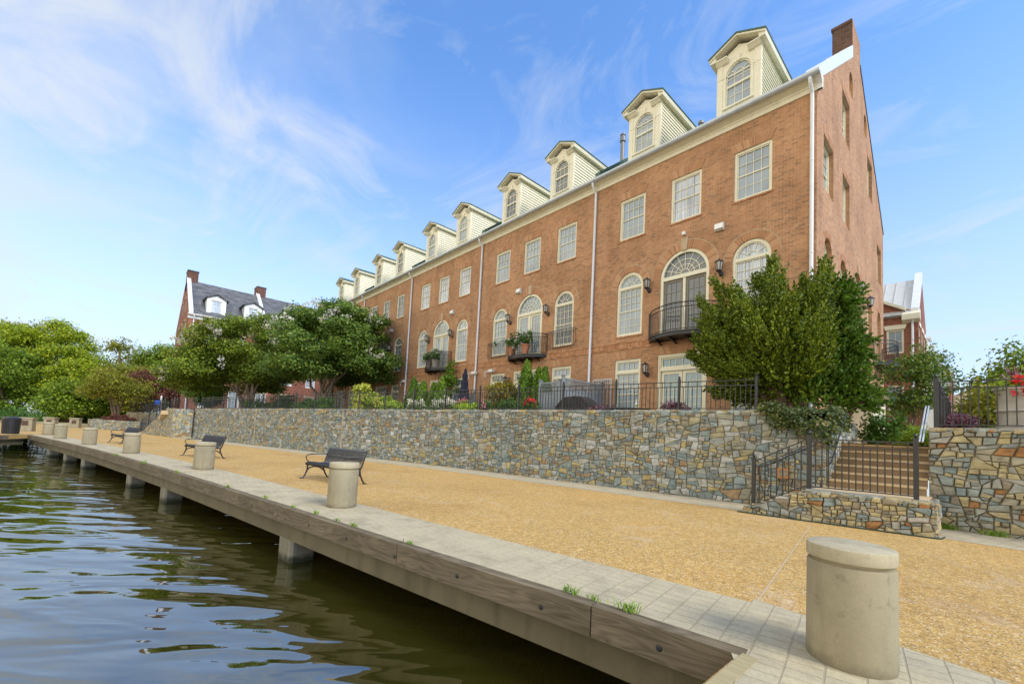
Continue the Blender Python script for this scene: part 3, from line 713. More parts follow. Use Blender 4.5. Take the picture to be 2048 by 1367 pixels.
def bench(loc, rz, label):
    T = thing('park_bench', loc, label, 'bench', 'black metal benches on the promenade', rz)
    Wd = 1.83; seat = MB(); back = MB()
    sp_ = [(-.03, .37), (-.045, .41), (-.02, .445), (.05, .45), (.2, .435), (.36, .42), (.44, .425)]
    bp_ = [(.44, .427), (.49, .46), (.53, .55), (.585, .72), (.615, .80), (.635, .835), (.665, .84), (.68, .815)]
    n = 34
    for i in range(n):
        x = -Wd/2+.06+(Wd-.12)*i/(n-1)
        seat.tube([(x, y, z) for y, z in sp_], .0125, 5); back.tube([(x, y, z) for y, z in bp_], .0125, 5)
    for y, z in ((0, .43), (.40, .40)): seat.bar((-Wd/2, y, z-.02), (Wd/2, y, z-.02), .03, .02)
    for y, z in ((.56, .60), (.635, .80)): back.bar((-Wd/2, y+.015, z), (Wd/2, y+.015, z), .02, .03)
    seat.build('seat', 'iron', T, smooth=True); back.build('backrest', 'iron', T, smooth=True)
    for s in (-1, 1):
        x = s*(Wd/2); mb = MB()
        mb.tube([(x, -.03, .40), (x, .03, .36), (x, .03, .24), (x, -.02, .10), (x, -.08, .015), (x, -.13, .012)], [.02, .024, .024, .022, .02, .018], 7)
        mb.tube([(x, .65, .82), (x, .60, .72), (x, .52, .45), (x, .47, .36), (x, .49, .24), (x, .56, .10), (x, .62, .015), (x, .67, .012)], [.02, .022, .026, .028, .026, .022, .02, .018], 7)
        mb.tube([(x, .02, .22), (x, .10, .29), (x, .24, .32), (x, .38, .29), (x, .48, .22)], .02, 7)
        mb.tube([(x, -.03, .41), (x, .2, .42), (x, .5, .40)], .02, 6)
        mb.box(x-.03, -.16, 0, x+.03, -.05, .012); mb.box(x-.03, .59, 0, x+.03, .70, .012); mb.build('leg', 'iron', T, smooth=True)
        mb = MB(); mb.tube([(x, .58, .66), (x, .35, .665), (x, .12, .66), (x, .0, .635), (x, -.03, .58), (x, .0, .50), (x, .06, .445)], .014, 7); mb.build('armrest', 'iron', T, smooth=True)
    return T
bench((-8.0, -12.58, 0), R(9.2), 'nearest black slatted metal bench facing the river behind a bollard')
bench((-16.75, -14.34, 0), R(14), 'middle black slatted metal bench partly behind the third bollard')
bench((-26.75, -16.55, 0), R(14), 'farthest black slatted metal bench, smallest in view')

# ------------------------------------------------------------------ stone walls and steps
def walltop(t):
    x = wl.at(t)[0].x
    if x > .12: return 2.40-(x-.12)*.42
    return 2.40 if x > -10 else 2.40-(-10-x)*.0045
mb = MB(); mb.mi = 1; wall_core(mb, wl, walltop, .42); mb.mi = 0; stone_face(mb, wl, walltop, 3); cap_stones(mb, wl, walltop, .4, 9, w=(.2, .5))
tag(mb.build('stone_wall', ['stone', 'wallmortar']), 'long curved fieldstone retaining wall between promenade and gardens', 'stone wall')
rp = Path([(2.86, -1.2), (2.86, -4.0)]); rq = Path([(2.86, -4.0), (9.5, -4.12)])
mb = MB(); mb.mi = 1; wall_core(mb, rq, lambda t: 2.06, .5); wall_core(mb, rp, lambda t: 2.06, .4); mb.mi = 0
stone_face(mb, rq, lambda t: 2.04, 21, (.20, .48, .08, .17), 0, 1.5, .009); cap_stones(mb, rq, lambda t: 2.06, .5, 4, w=(.4, .9))
tag(mb.build('stone_wall', ['warmstone', 'wallmortar']), 'warm tan fieldstone wall right of the steps carrying the urn', 'stone wall')
LF = [(-.02, -6.2), (3.03, -5.76)]; lp = Path(LF)
def ltop(t): return .12+.5*min(1, t/1.15) if t < 1.15 else .62
mb = MB(); mb.mi = 1; wall_core(mb, lp, ltop, .3, step=.15); e2 = Path([(3.03, -5.76), (2.98, -4.1)]); wall_core(mb, e2, lambda t: .62, .3); mb.mi = 0
stone_face(mb, lp, ltop, 33, (.17, .36, .07, .14), 0, 1.4); stone_face(mb, e2, lambda t: .6, 35, (.2, .45, .1, .2), 0, 1.4)
cap_stones(mb, Path([(1.12, -6.036), (3.03, -5.76)]), lambda t: .63, .3, 6, w=(.25, .5))
tag(mb.build('stone_wall', ['warmstone', 'wallmortar']), 'low fieldstone landing wall below the black railing in front of the steps', 'stone wall')
T = thing('stair', (1.15, -6, 0), 'brown concrete steps rising from the landing between the two stone walls', 'steps')
mb = MB(); bx, by = 1.15, -6.0
for i, (xa, xb) in enumerate(((.05, .40), (.40, .75), (.75, 1.12))):
    mb.box(xa-bx, -5.95-by, -.05, xb-bx, -4.45-by, .16*(i+1)-.002)
mb.prism([(1.12, -5.95), (2.92, -5.69), (2.92, -4.25), (1.12, -4.25)], lambda a, b, k: (a-bx, b-by, k), -.05, .632); mb.build('landing', 'tread', T)
st = MB(); rs = MB()
for i in range(6):
    y0 = -4.32+.295*i; z1 = .64+.172*(i+1)
    rs.box(1.17-bx, y0+.02-by, .64-bx*0+.172*i-.01, 2.84-bx, y0+.06-by, z1-.045)
    st.box(1.17-bx, y0-by, z1-.042, 2.84-bx, y0+.34-by, z1)
st.build('tread', 'tread', T); rs.build('riser', 'riser', T)
sp2 = Path([(1.16, -4.3), (1.16, -.9)])
mb = MB(); mb.mi = 1; wall_core(mb, sp2, lambda t: 1.98+t*.1, .35); mb.mi = 0; stone_face(mb, sp2, lambda t: 1.96+t*.1, 41, (.2, .5, .12, .26))
tag(mb.build('stone_wall', ['stone', 'wallmortar']), 'fieldstone side wall of the near steps under the ivy', 'stone wall')
SW = bpy.data.objects['stone_wall']
for t in (10.2, 19.5):
    v, nr = wl.at(t); mb = MB(); a = v+nr*.05; d = Vector((-nr.y, nr.x))*.02; zt = walltop(t)
    mb.prism([(a.x-d.x, a.y-d.y), (a.x+d.x, a.y+d.y), (a.x+d.x-nr.x*.1, a.y+d.y-nr.y*.1), (a.x-d.x-nr.x*.1, a.y-d.y-nr.y*.1)], lambda x, y, z: (x, y, z), .0, zt); mb.build('expansion_joint', 'mortar', SW)
# far-left steps, planter
fl = Path([(-45.5, -15.0), (-38.0, -13.5)]); fe = Path([(-38.0, -13.5), (-37.6, -12.3)])
ft = lambda t: max(.15, min(2.2, 2.2*t/6.2))
mb = MB(); mb.mi = 1; wall_core(mb, fl, ft, .4); wall_core(mb, fe, lambda t: 2.2, .4); mb.mi = 0; stone_face(mb, fl, ft, 51); stone_face(mb, fe, lambda t: 2.2, 52, (.4, .8, .1, .2))
tag(mb.build('stone_wall', ['warmstone', 'wallmortar']), 'sloping fieldstone cheek wall of the far steps', 'stone wall')
fw2 = Path([(-66, -15.8), (-47, -12.6), (-39, -11.9)])
mb = MB(); mb.mi = 1; wall_core(mb, fw2, lambda t: 1.9, .4); mb.mi = 0; stone_face(mb, fw2, lambda t: 1.9, 53, (.3, .6, .16, .32))
tag(mb.build('stone_wall', ['warmstone', 'wallmortar']), 'fieldstone wall behind the far steps below the dark fence', 'stone wall')
fp = Path([(-56.6, -18.7), (-54.7, -17.63), (-50.05, -14.98), (-51.8, -12.9)])
mb = MB(); mb.mi = 1; wall_core(mb, fp, lambda t: .95, .35); mb.mi = 0; stone_face(mb, fp, lambda t: .95, 54, (.3, .6, .14, .3))
tag(mb.build('stone_planter', ['stone', 'wallmortar']), 'low stone planter wall under the spreading maple at the far end', 'planter')
T = thing('stair', (-42, -13.6, 0), 'far flight of concrete steps behind the sloping stone cheek wall', 'steps')
st = MB()
for i in range(10): st.box(-3.2+i*.62, -.55, .2*i-.1, -3.2+(i+1)*.62, .85, .2*(i+1))
st.build('tread', 'tread', T)

# ------------------------------------------------------------------ fences and railings
def fence(label, pts, zfun, h, spacing, bal, bw=.016, post=.06, alt=True, name='iron_fence', cat='fence', group=None, gap=.07, last=True):
    P = Path(pts); base = P.at(0)[0]; T = thing(name, (base.x, base.y, zfun(0)), label, cat, group); o3 = Vector((base.x, base.y, zfun(0)))
    n = max(1, round(P.L/spacing)); sp = P.L/n
    def pt(t, z): v, _ = P.at(t); return Vector((v.x, v.y, zfun(t)+z))-o3
    for i in range(n+1):
        if i == n and not last: break
        mb = MB(); a = pt(i*sp, -.02); hh = h+.09; k = post/2
        mb.box(a.x-k, a.y-k, a.z, a.x+k, a.y+k, a.z+hh); mb.box(a.x-k*1.25, a.y-k*1.25, a.z+hh, a.x+k*1.25, a.y+k*1.25, a.z+hh+.02)
        mb.lathe([(.012, 0), (.018, .012), (.034, .035), (.034, .055), (.02, .078), (.004, .085)], 10, (a.x, a.y, a.z+hh+.02)); mb.build('post', 'iron', T)
        if i == n: break
        mb = MB(); a, b = i*sp, (i+1)*sp
        for z in (h, h-.14, gap): mb.bar(pt(a, z), pt(b, z), .035 if z == h else .025, .022)
        m = max(2, round(sp/bal))
        for j in range(1, m):
            t = a+(b-a)*j/m; mb.bar(pt(t, gap), pt(t, h if (j % 2 == 0 or not alt) else h-.14), bw, bw)
        mb.build('railing_panel', 'iron', T)
    return T
# along the main wall, set a little behind its face
def zw(t): return walltop(t)
fpts = [tuple(wl.at(t)[0]-wl.at(t)[1]*.2) for t in np.linspace(.6, wl.L-1.5, 40)]
fence('long black iron fence standing on top of the curved stone retaining wall', fpts, lambda t: 2.40-max(0, (wl.L-t-12))*.0043, .84, 1.95, .125)
fence('black iron fence with ball finials on the right-hand stone wall before the urn', [(2.97, -3.82), (6.2, -3.85)], lambda t: 2.06, .98, 3.2, .125, .02, .075)
fence('short black iron fence running back beside the upper walk', [(3.0, -3.5), (3.0, 1.5)], lambda t: 2.06, .90, 1.3, .16, .02, .07)
fence('level black railing guarding the landing in front of the steps', [(1.15, -5.86), (2.78, -5.63)], lambda t: .63, 1.06, 1.65, .108, .02, .075, name='railing', cat='railing')
fence('sloping black railing beside the lower landing steps', [(.13, -6.0), (1.12, -5.865)], lambda t: .10+.55*min(1, t/.97), 1.04, .97, .108, .02, .07, name='railing', cat='railing', last=False)
fence('dark iron fence above the far steps', [(-47, -13.1), (-40, -11.9)], lambda t: 2.2, 1.0, 2.3, .2)
fence('dark iron fence on the far stone wall under the red maple', [(-66, -15.5), (-48.5, -12.6)], lambda t: 1.9, 1.2, 2.6, .2)
fence('sloping dark handrail of the far steps', [(-45.6, -15.0), (-40.2, -13.9)], lambda t: .15+t*.33, 1.0, 1.8, .2, name='railing', cat='railing')
T = thing('handrail', (1.1, -4.3, .95), 'thin dark handrail rising along the left side of the near steps', 'handrail')
mb = MB(); o3 = Vector((1.1, -4.3, .95)); mb.tube([Vector(q)-o3 for q in ((1.22, -4.55, 1.12), (1.25, -4.35, 1.22), (1.25, -2.75, 2.45), (1.25, -2.6, 2.5))], .018, 8); mb.build('rail', 'iron', T)
mb = MB(); mb.tube([Vector(q)-o3 for q in ((1.25, -4.2, 1.35), (1.2, -4.2, 1.3))], .01); mb.tube([Vector(q)-o3 for q in ((1.25, -2.9, 2.32), (1.2, -2.9, 2.3))], .01); mb.build('bracket', 'iron', T)
T = thing('handrail', (2.78, -4.3, 1.6), 'pale metal handrail rising along the right side of the near steps', 'handrail'); o3 = Vector((2.78, -4.3, 1.6))
mb = MB()
for dx in (-.02, .03): mb.tube([Vector(q)-o3 for q in ((2.76+dx, -4.35, 1.75), (2.76+dx, -2.6, 2.63))], .016, 8)
mb.build('rail', 'silver', T)
T = thing('handrail', (-.3, -4.75, .6), 'short dark wall handrail by the lower landing steps', 'handrail'); o3 = Vector((-.3, -4.75, .6))
mb = MB(); mb.tube([Vector(q)-o3 for q in ((-.15, -4.82, .78), (-.15, -4.82, 1.0), (.02, -4.85, 1.02), (1.05, -4.7, 1.62))], .017, 8); mb.build('rail', 'iron', T)
T = thing('wall_light', (.32, -4.53, .86), 'square copper step light set in the stone wall behind the railing', 'wall light')
mb = MB(); mb.box(-.125, -.07, -.12, .125, 0, .12); 
mb.build('housing', 'copper', T, rz=R(8)); MB().box(-.085, -.085, -.085, .085, -.06, .085).build('lens', 'stone', T, rz=R(8))
hp = Path([(-.1, -6.3), (1.5, -6.07), (3.1, -5.84), (3.14, -5.5)])
mb = MB(); mb.tube([(hp.at(t)[0].x, hp.at(t)[0].y+.006*math.sin(t*9), .014) for t in np.linspace(0, hp.L, 40)], .013, 7)
tag(mb.build('garden_hose', 'hose', smooth=True), 'thin dark green hose lying along the foot of the landing wall', 'hose')

# ------------------------------------------------------------------ windows (built facing -y, origin at the middle of the sill)
def annulus(mb, r0, r1, zc, d0, d1, n=18, a0=0, a1=math.pi, xc=0):
    for i in range(n):
        p, q = a0+(a1-a0)*i/n, a0+(a1-a0)*(i+1)/n
        mb.prism([(xc+r0*math.cos(p), zc+r0*math.sin(p)), (xc+r1*math.cos(p), zc+r1*math.sin(p)), (xc+r1*math.cos(q), zc+r1*math.sin(q)), (xc+r0*math.cos(q), zc+r0*math.sin(q))], FX, d0, d1)
def grid(mb, x0, z0, x1, z1, c, r, d0=.098, d1=.122, w=.02):
    for i in range(1, c): x = x0+(x1-x0)*i/c; mb.box(x-w/2, d0, z0, x+w/2, d1, z1)
    for j in range(1, r): z = z0+(z1-z0)*j/r; mb.box(x0, d0+.001, z-w/2, x1, d1-.001, z+w/2)
def border(mb, x0, z0, x1, z1, w, d0, d1, bot=None):
    b = w if bot is None else bot
    mb.box(x0, d0, z0, x0+w, d1, z1); mb.box(x1-w, d0, z0, x1, d1, z1); mb.box(x0+w, d0, z1-w, x1-w, d1, z1); mb.box(x0+w, d0, z0, x1-w, d1, z0+b)
def sashes(mb, x0, z0, x1, z1, c, r1, r2, f=.5):
    zm = z0+(z1-z0)*f
    border(mb, x0, zm, x1, z1, .04, .085, .125); border(mb, x0, z0, x1, zm+.035, .04, .105, .145, .06)
    grid(mb, x0+.04, zm+.04, x1-.04, z1-.04, c, r1); grid(mb, x0+.04, z0+.06, x1-.04, zm, c, r2, .112, .134)
CACHE = {}
def win_meshes(kind, fm='cream'):
    k = (kind, fm)
    if k in CACHE: return CACHE[k]
    mb = MB(); pn = []; sill = None
    if kind[0] == 'rect':
        _, w, h, c, r = kind; x = w/2
        border(mb, -x, 0, x, h, .085, .045, .15, .06); sashes(mb, -x+.085, .06, x-.085, h-.085, c, r, r)
        pn = rect(-x+.05, .03, x-.05, h-.05); sill = (w, .09)
    elif kind[0] == 'arch':
        _, w, h, c, r1_, r2_ = kind; r = w/2
        mb.box(-r, .045, 0, -r+.10, .15, h); mb.box(r-.10, .045, 0, r, .15, h); mb.box(-r+.1, .045, 0, r-.1, .15, .07)
        annulus(mb, r-.10, r, h, .045, .15, 20); mb.box(-r+.1, .04, h-.08, r-.1, .15, h+.03)
        sashes(mb, -r+.1, .07, r-.1, h-.08, c, r1_, r2_)
        annulus(mb, .19, .215, h+.03, .1, .125, 10)
        annulus(mb, r-.14, r-.10, h, .08, .125, 18)
        for a in (36, 72, 108, 144): mb.bar((.2*math.cos(R(a)), .112, h+.03+.2*math.sin(R(a))), ((r-.1)*math.cos(R(a)), .112, h+(r-.1)*math.sin(R(a))), .022, .02, (0, 1, 0))
        pn = [(-r+.05, .04), (r-.05, .04)]+[((r-.05)*math.cos(math.pi*i/16), h+(r-.05)*math.sin(math.pi*i/16)) for i in range(17)]; sill = (w, .09)
    elif kind[0] == 'archdoor':
        _, w, h, dm = kind; r = w/2
        mb.box(-r, .03, 0, -r+.12, .16, h); mb.box(r-.12, .03, 0, r, .16, h); annulus(mb, r-.12, r, h, .03, .16, 26)
        mb.box(-r+.12, .03, h-.13, r-.12, .16, h+.03)
        for q in (.19, .40, .62): annulus(mb, q-.012, q+.012, h+.03, .1, .125, 18)
        for a in (22, 45, 67.5, 90, 112.5, 135, 158): mb.bar((.19*math.cos(R(a)), .112, h+.03+.19*math.sin(R(a))), ((r-.11)*math.cos(R(a)), .112, h+(r-.11)*math.sin(R(a))), .022, .02, (0, 1, 0))
        mb.box(-.05, .06, 0, .05, .155, h-.13)
        leaf = MB()
        for s in (-1, 1):
            x0, x1 = sorted((s*.05, s*(r-.12))); border(leaf, x0+.01, .02, x1-.01, h-.14, .105, .10, .145, .24); grid(leaf, x0+.115, .26, x1-.115, h-.25, 3, 5, .112, .136, .018)
        pn = [(-r+.06, .02), (r-.06, .02)]+[((r-.06)*math.cos(math.pi*i/20), h+(r-.06)*math.sin(math.pi*i/20)) for i in range(21)]
        CACHE[k] = (mb.mesh('window', fm), pane_mesh(pn), None, leaf.mesh('door', dm)); return CACHE[k]
    elif kind[0] == 'transom':
        _, w, h = kind; x = w/2; zt = h-.52
        border(mb, -x, 0, x, h, .10, .045, .15, .07); mb.box(-x+.1, .04, zt-.11, x-.1, .15, zt)
        grid(mb, -x+.14, zt+.05, x-.14, h-.14, 4, 1); border(mb, -x+.1, zt, x-.1, h-.1, .045, .085, .125)
        sashes(mb, -x+.1, .07, x-.1, zt-.11, 4, 3, 3); pn = rect(-x+.05, .04, x-.05, h-.05)
    elif kind[0] == 'door':
        _, w, h = kind; x = w/2; zt = h-.55
        border(mb, -x, 0, x, h, .12, .02, .16, .04); border(mb, -x+.02, .02, x-.02, h-.02, .05, -.004, .02, .02); mb.box(-x+.12, .02, zt-.13, x-.12, .16, zt+.02)
        border(mb, -x+.12, zt, x-.12, h-.12, .06, .085, .125); grid(mb, -x+.18, zt+.06, x-.18, h-.18, 6, 1)
        leaf = MB()
        for s in (-1, 1):
            x0, x1 = sorted((s*.005, s*(x-.12))); border(leaf, x0+.008, .05, x1-.008, zt-.14, .125, .10, .145, .26); grid(leaf, x0+.13, .31, x1-.13, zt-.265, 3, 5, .112, .136, .02)
        pn = rect(-x+.06, .03, x-.06, h-.05)
        CACHE[k] = (mb.mesh('window', fm), pane_mesh(pn), None, leaf.mesh('door', 'cream')); return CACHE[k]
    sm = None
    if sill:
        q = MB(); w, hh = sill; n = round((w+.1)/.075)
        for i in range(n):
            a = -(w+.1)/2+(w+.1)*i/n; q.box(a+.003, -.035, -.075, a+(w+.1)/n-.003, .06, -.004)
        sm = q.mesh('sill', 'archbrick')
    CACHE[k] = (mb.mesh('window', fm), pane_mesh(pn), sm, None); return CACHE[k]
def pane_mesh(poly):
    mb = MB(); mb.prism(poly, FX, .128, .14); return mb
PM = {}
def place(kind, parent, loc, pane, rz=0, fm='cream', name='window'):
    fr, pm, sm, leaf = win_meshes(kind, fm)
    o = obj(name, fr, parent, loc, rz)
    if (id(pm), pane) not in PM: PM[(id(pm), pane)] = pm.mesh('pane', pane)
    obj('pane', PM[(id(pm), pane)], o)
    if sm: obj('sill', sm, o)
    if leaf: obj('door', leaf, o)
    return o
def ring_bricks(xc, zs, r0, r1, n, fn, up0=0, d=-.009):
    mb = MB()
    for i in range(n):
        a, b = math.pi*(i+.09)/n, math.pi*(i+.91)/n
        mb.prism([(xc+r0*math.cos(a), zs+r0*math.sin(a)), (xc+r1*math.cos(a), zs+r1*math.sin(a)), (xc+r1*math.cos(b), zs+r1*math.sin(b)), (xc+r0*math.cos(b), zs+r0*math.sin(b))], fn, d, .02)
    mb.mi = 1
    for i in range(n):
        a, b = math.pi*i/n, math.pi*(i+1)/n
        mb.prism([(xc+r0*math.cos(a), zs+r0*math.sin(a)), (xc+r1*math.cos(a), zs+r1*math.sin(a)), (xc+r1*math.cos(b), zs+r1*math.sin(b)), (xc+r0*math.cos(b), zs+r0*math.sin(b))], fn, -.004, .018)
    return mb
def ring_line(xc, zs, r, fn, n=24, w=.03):
    mb = MB()
    for i in range(n):
        a, b = math.pi*i/n, math.pi*(i+1)/n
        mb.prism([(xc+r*math.cos(a), zs+r*math.sin(a)), (xc+(r+w)*math.cos(a), zs+(r+w)*math.sin(a)), (xc+(r+w)*math.cos(b), zs+(r+w)*math.sin(b)), (xc+r*math.cos(b), zs+r*math.sin(b))], fn, -.011, .02)
    return mb
def jack(xc, z, w, h, fn):
    mb = MB(); n = round(w/.078); sp = .16
    for i in range(n):
        f0, f1 = (i+.10)/n, (i+.90)/n
        mb.prism([(xc-w/2+w*f0, z), (xc-w/2+w*f1, z), (xc-(w/2+sp)+(w+2*sp)*f1, z+h), (xc-(w/2+sp)+(w+2*sp)*f0, z+h)], fn, -.008, .02)
    mb.mi = 1; mb.prism([(xc-w/2, z), (xc+w/2, z), (xc+w/2+sp, z+h), (xc-w/2-sp, z+h)], fn, -.003, .018); return mb
def lantern_mesh():
    b = MB(); b.lathe([(.005, .56), (.012, .52), (.03, .50), (.035, .47), (.12, .43), (.165, .39), (.17, .375), (.01, .37)], 8); b.lathe([(.10, .03), (.115, .06), (.01, .07)], 8); b.lathe([(.01, -.05), (.03, -.02), (.05, .01), (.09, .04), (.01, .045)], 8)
    for k in range(6):
        a = math.pi*k/3+.3; b.bar((.10*math.cos(a), .10*math.sin(a), .05), (.148*math.cos(a), .148*math.sin(a), .38), .016, .016)
    b.tube([(0, .02, -.02), (0, .12, -.08), (0, .2, -.02), (0, .21, .06), (0, .16, .1)], .022, 6); b.lathe([(.05, 0), (.07, .02), (.07, .16), (.05, .18)], 10, (0, .24, -.1))
    g = MB(); g.lathe([(.092, .06), (.138, .375)], 6); return b.mesh('wall_lantern', 'iron'), g.mesh('lamp_glass', 'lampglass')
LAN = lantern_mesh()
def lantern(parent, loc, rz=0):
    o = obj('wall_lantern', LAN[0], parent, loc, rz); obj('lamp_glass', LAN[1], o); return o
def balcony_meshes(hw=1.5, pj=.85):
    n = 18; c = -(hw*hw-pj*pj)/(2*pj); rad = pj-c   # circle centre behind the wall
    a0 = math.asin(hw/rad); arc = [(rad*math.sin(-a0+2*a0*i/n), -(c+rad*math.cos(-a0+2*a0*i/n))) for i in range(n+1)]
    p = MB(); V = lambda a, b, k: (a, b, k)
    p.prism(arc+[(hw, -.01), (-hw, -.01)], V, -.15, -.02); p.prism([(x*1.02, y*1.02-.01) for x, y in arc]+[(hw*1.02, -.01), (-hw*1.02, -.01)], V, -.02, .015)
    for x in (-.9, -.25, .4, 1.0): p.bar((x, -.01, -.30), (x, -.62, -.15), .05, .06); p.box(x-.03, -.6, -.2, x+.03, -.01, -.15)
    r = MB(); at = lambda i, z: (arc[i][0], arc[i][1]+.02, z)
    for z in (.08, .94, 1.12): r.tube([(-hw, -.005, z)]+[at(i, z) for i in range(n+1)]+[(hw, -.005, z)], .016 if z < 1 else .02, 6)
    for i in range(n+1):
        for f in ((0,) if i == n else (0, .5)):
            x = arc[i][0]*(1-f)+arc[min(i+1, n)][0]*f; y = arc[i][1]*(1-f)+arc[min(i+1, n)][1]*f+.02; r.bar((x, y, .08), (x, y, .94), .013, .013)
        x, y, _ = at(i, 0)
        if i < n:
            cx, cy = (arc[i][0]+arc[i+1][0])/2, (arc[i][1]+arc[i+1][1])/2+.02; dx, dy = arc[i+1][0]-arc[i][0], arc[i+1][1]-arc[i][1]; l = math.hypot(dx, dy); dx /= l; dy /= l
            r.tube([(cx+dx*.07*math.cos(t), cy+dy*.07*math.cos(t), 1.03+.07*math.sin(t)) for t in np.linspace(0, 2*math.pi, 9)], .007, 4, False)
    for x in (-hw, hw): r.bar((x, -.02, 0), (x, -.02, 1.14), .03, .03)
    return p.mesh('balcony', 'iron'), r.mesh('railing', 'iron')
BAL = balcony_meshes()
def balcony(parent, loc, rz=0):
    o = obj('balcony', BAL[0], parent, loc, rz); obj('railing', BAL[1], o); return o

# ------------------------------------------------------------------ the row of townhouses
def roofz(y): return 14.08+.805*y
def dormer_meshes():
    f = MB(); S = MB(); w = .79
    hole = archpoly(0, 14.72, 16.0, .46)
    holed(f, [(-w, 14.2), (w, 14.2), (w, 16.72), (0, 17.12), (-w, 16.72)], [hole], lambda a, b, d: (a, .02+d, b), .10)
    for s in (-1, 1):
        f.box(s*w, .0, 14.2, s*(w-.20), .03, 16.6); f.box(s*(w+.01), -.012, 15.99, s*.50, .03, 16.03)
        f.prism([(.0, 16.56), (-.06, 16.58), (-.14, 16.66), (-.2, 16.70), (-.2, 16.745), (0, 16.76)], lambda a, b, k: (k, a, b), s*(w+.03), s*(w-.42))
        f.box(s*(w-.001), .02, 14.2, s*(w+.022), .16, 16.7)
    f.prism([(-.05, 16.44), (.05, 16.44), (.075, 16.68), (-.075, 16.68)], FX, -.03, .03)
    annulus(f, .46, .53, 16.0, -.005, .03, 18); f.box(-.53, -.005, 14.72, -.46, .03, 16.0); f.box(.46, -.005, 14.72, .53, .03, 16.0); f.box(-.56, -.05, 14.66, .56, .05, 14.72)
    z = 14.25
    while z < 16.7:
        yb = (z+.06-14.08)/.805; zt = min(z+.165, 16.72)
        if yb > .2:
            for s in (-1, 1):
                x = s*w; a, b = x+s*.045, x+s*.002
                S.add([(a, .10, z), (a, yb, z), (b, yb, zt), (b, .10, zt), (x-s*.05, .10, z), (x-s*.05, yb, z), (x-s*.05, yb, zt), (x-s*.05, .10, zt)], [(0, 1, 2, 3), (0, 4, 5, 1), (3, 2, 6, 7), (0, 3, 7, 4), (1, 5, 6, 2)])
        z += .16
    rf = MB(); so = MB()
    for s in (-1, 1):
        e = (s*1.04, 16.86); p = (0, 17.36)
        rf.prism([e, p, (0, 17.42), (s*1.06, 16.915)], lambda a, b, k: (a, k, b), -.30, 4.1)
        so.prism([(s*1.02, 16.79), (0, 17.29), (0, 17.359), (s*1.03, 16.865)], lambda a, b, k: (a, k, b), -.27, 4.0)
        so.prism([(s*.78, 16.70), (s*1.0, 16.70), (s*1.02, 16.80), (s*.78, 16.90)], lambda a, b, k: (a, k, b), -.22, 3.4)
    W_ = MB(); r = .46
    border(W_, -r, 14.72, r, 16.03, .045, .05, .1, .06); W_.box(-r, .03, 15.52, r, .1, 15.60)
    annulus(W_, r-.05, r, 16.0, .05, .1, 18); grid(W_, -r+.04, 14.78, r-.04, 15.52, 3, 2, .07, .1, .022)
    for x in (-.15, .15): W_.box(x-.011, .07, 15.6, x+.011, .1, 16.05)
    W_.box(-r, .07, 15.86, r, .098, 15.88)
    for c in (-.31, 0, .31): annulus(W_, .145, .167, 16.02, .07, .1, 10, R(15), R(165), c)
    pn = MB(); pn.prism(archpoly(0, 14.74, 16.0, r-.01), FX, .09, .11)
    return [f.mesh('dormer', 'cream'), S.mesh('siding', 'cream'), rf.mesh('dormer_roof', 'green'), so.mesh('soffit', 'cream'), W_.mesh('window', 'cream'), pn]
DM = dormer_meshes(); DP = {k: DM[5].mesh('pane', k) for k in ('glass', 'dark', 'curtain')}
def dormer(parent, loc, pane, dark=False):
    o = obj('dormer', DM[0], parent, loc)
    for n, m in (('siding', DM[1]), ('dormer_roof', DM[2]), ('soffit', DM[3]), ('window', DM[4]), ('pane', DP[pane])): obj(n, m, o)
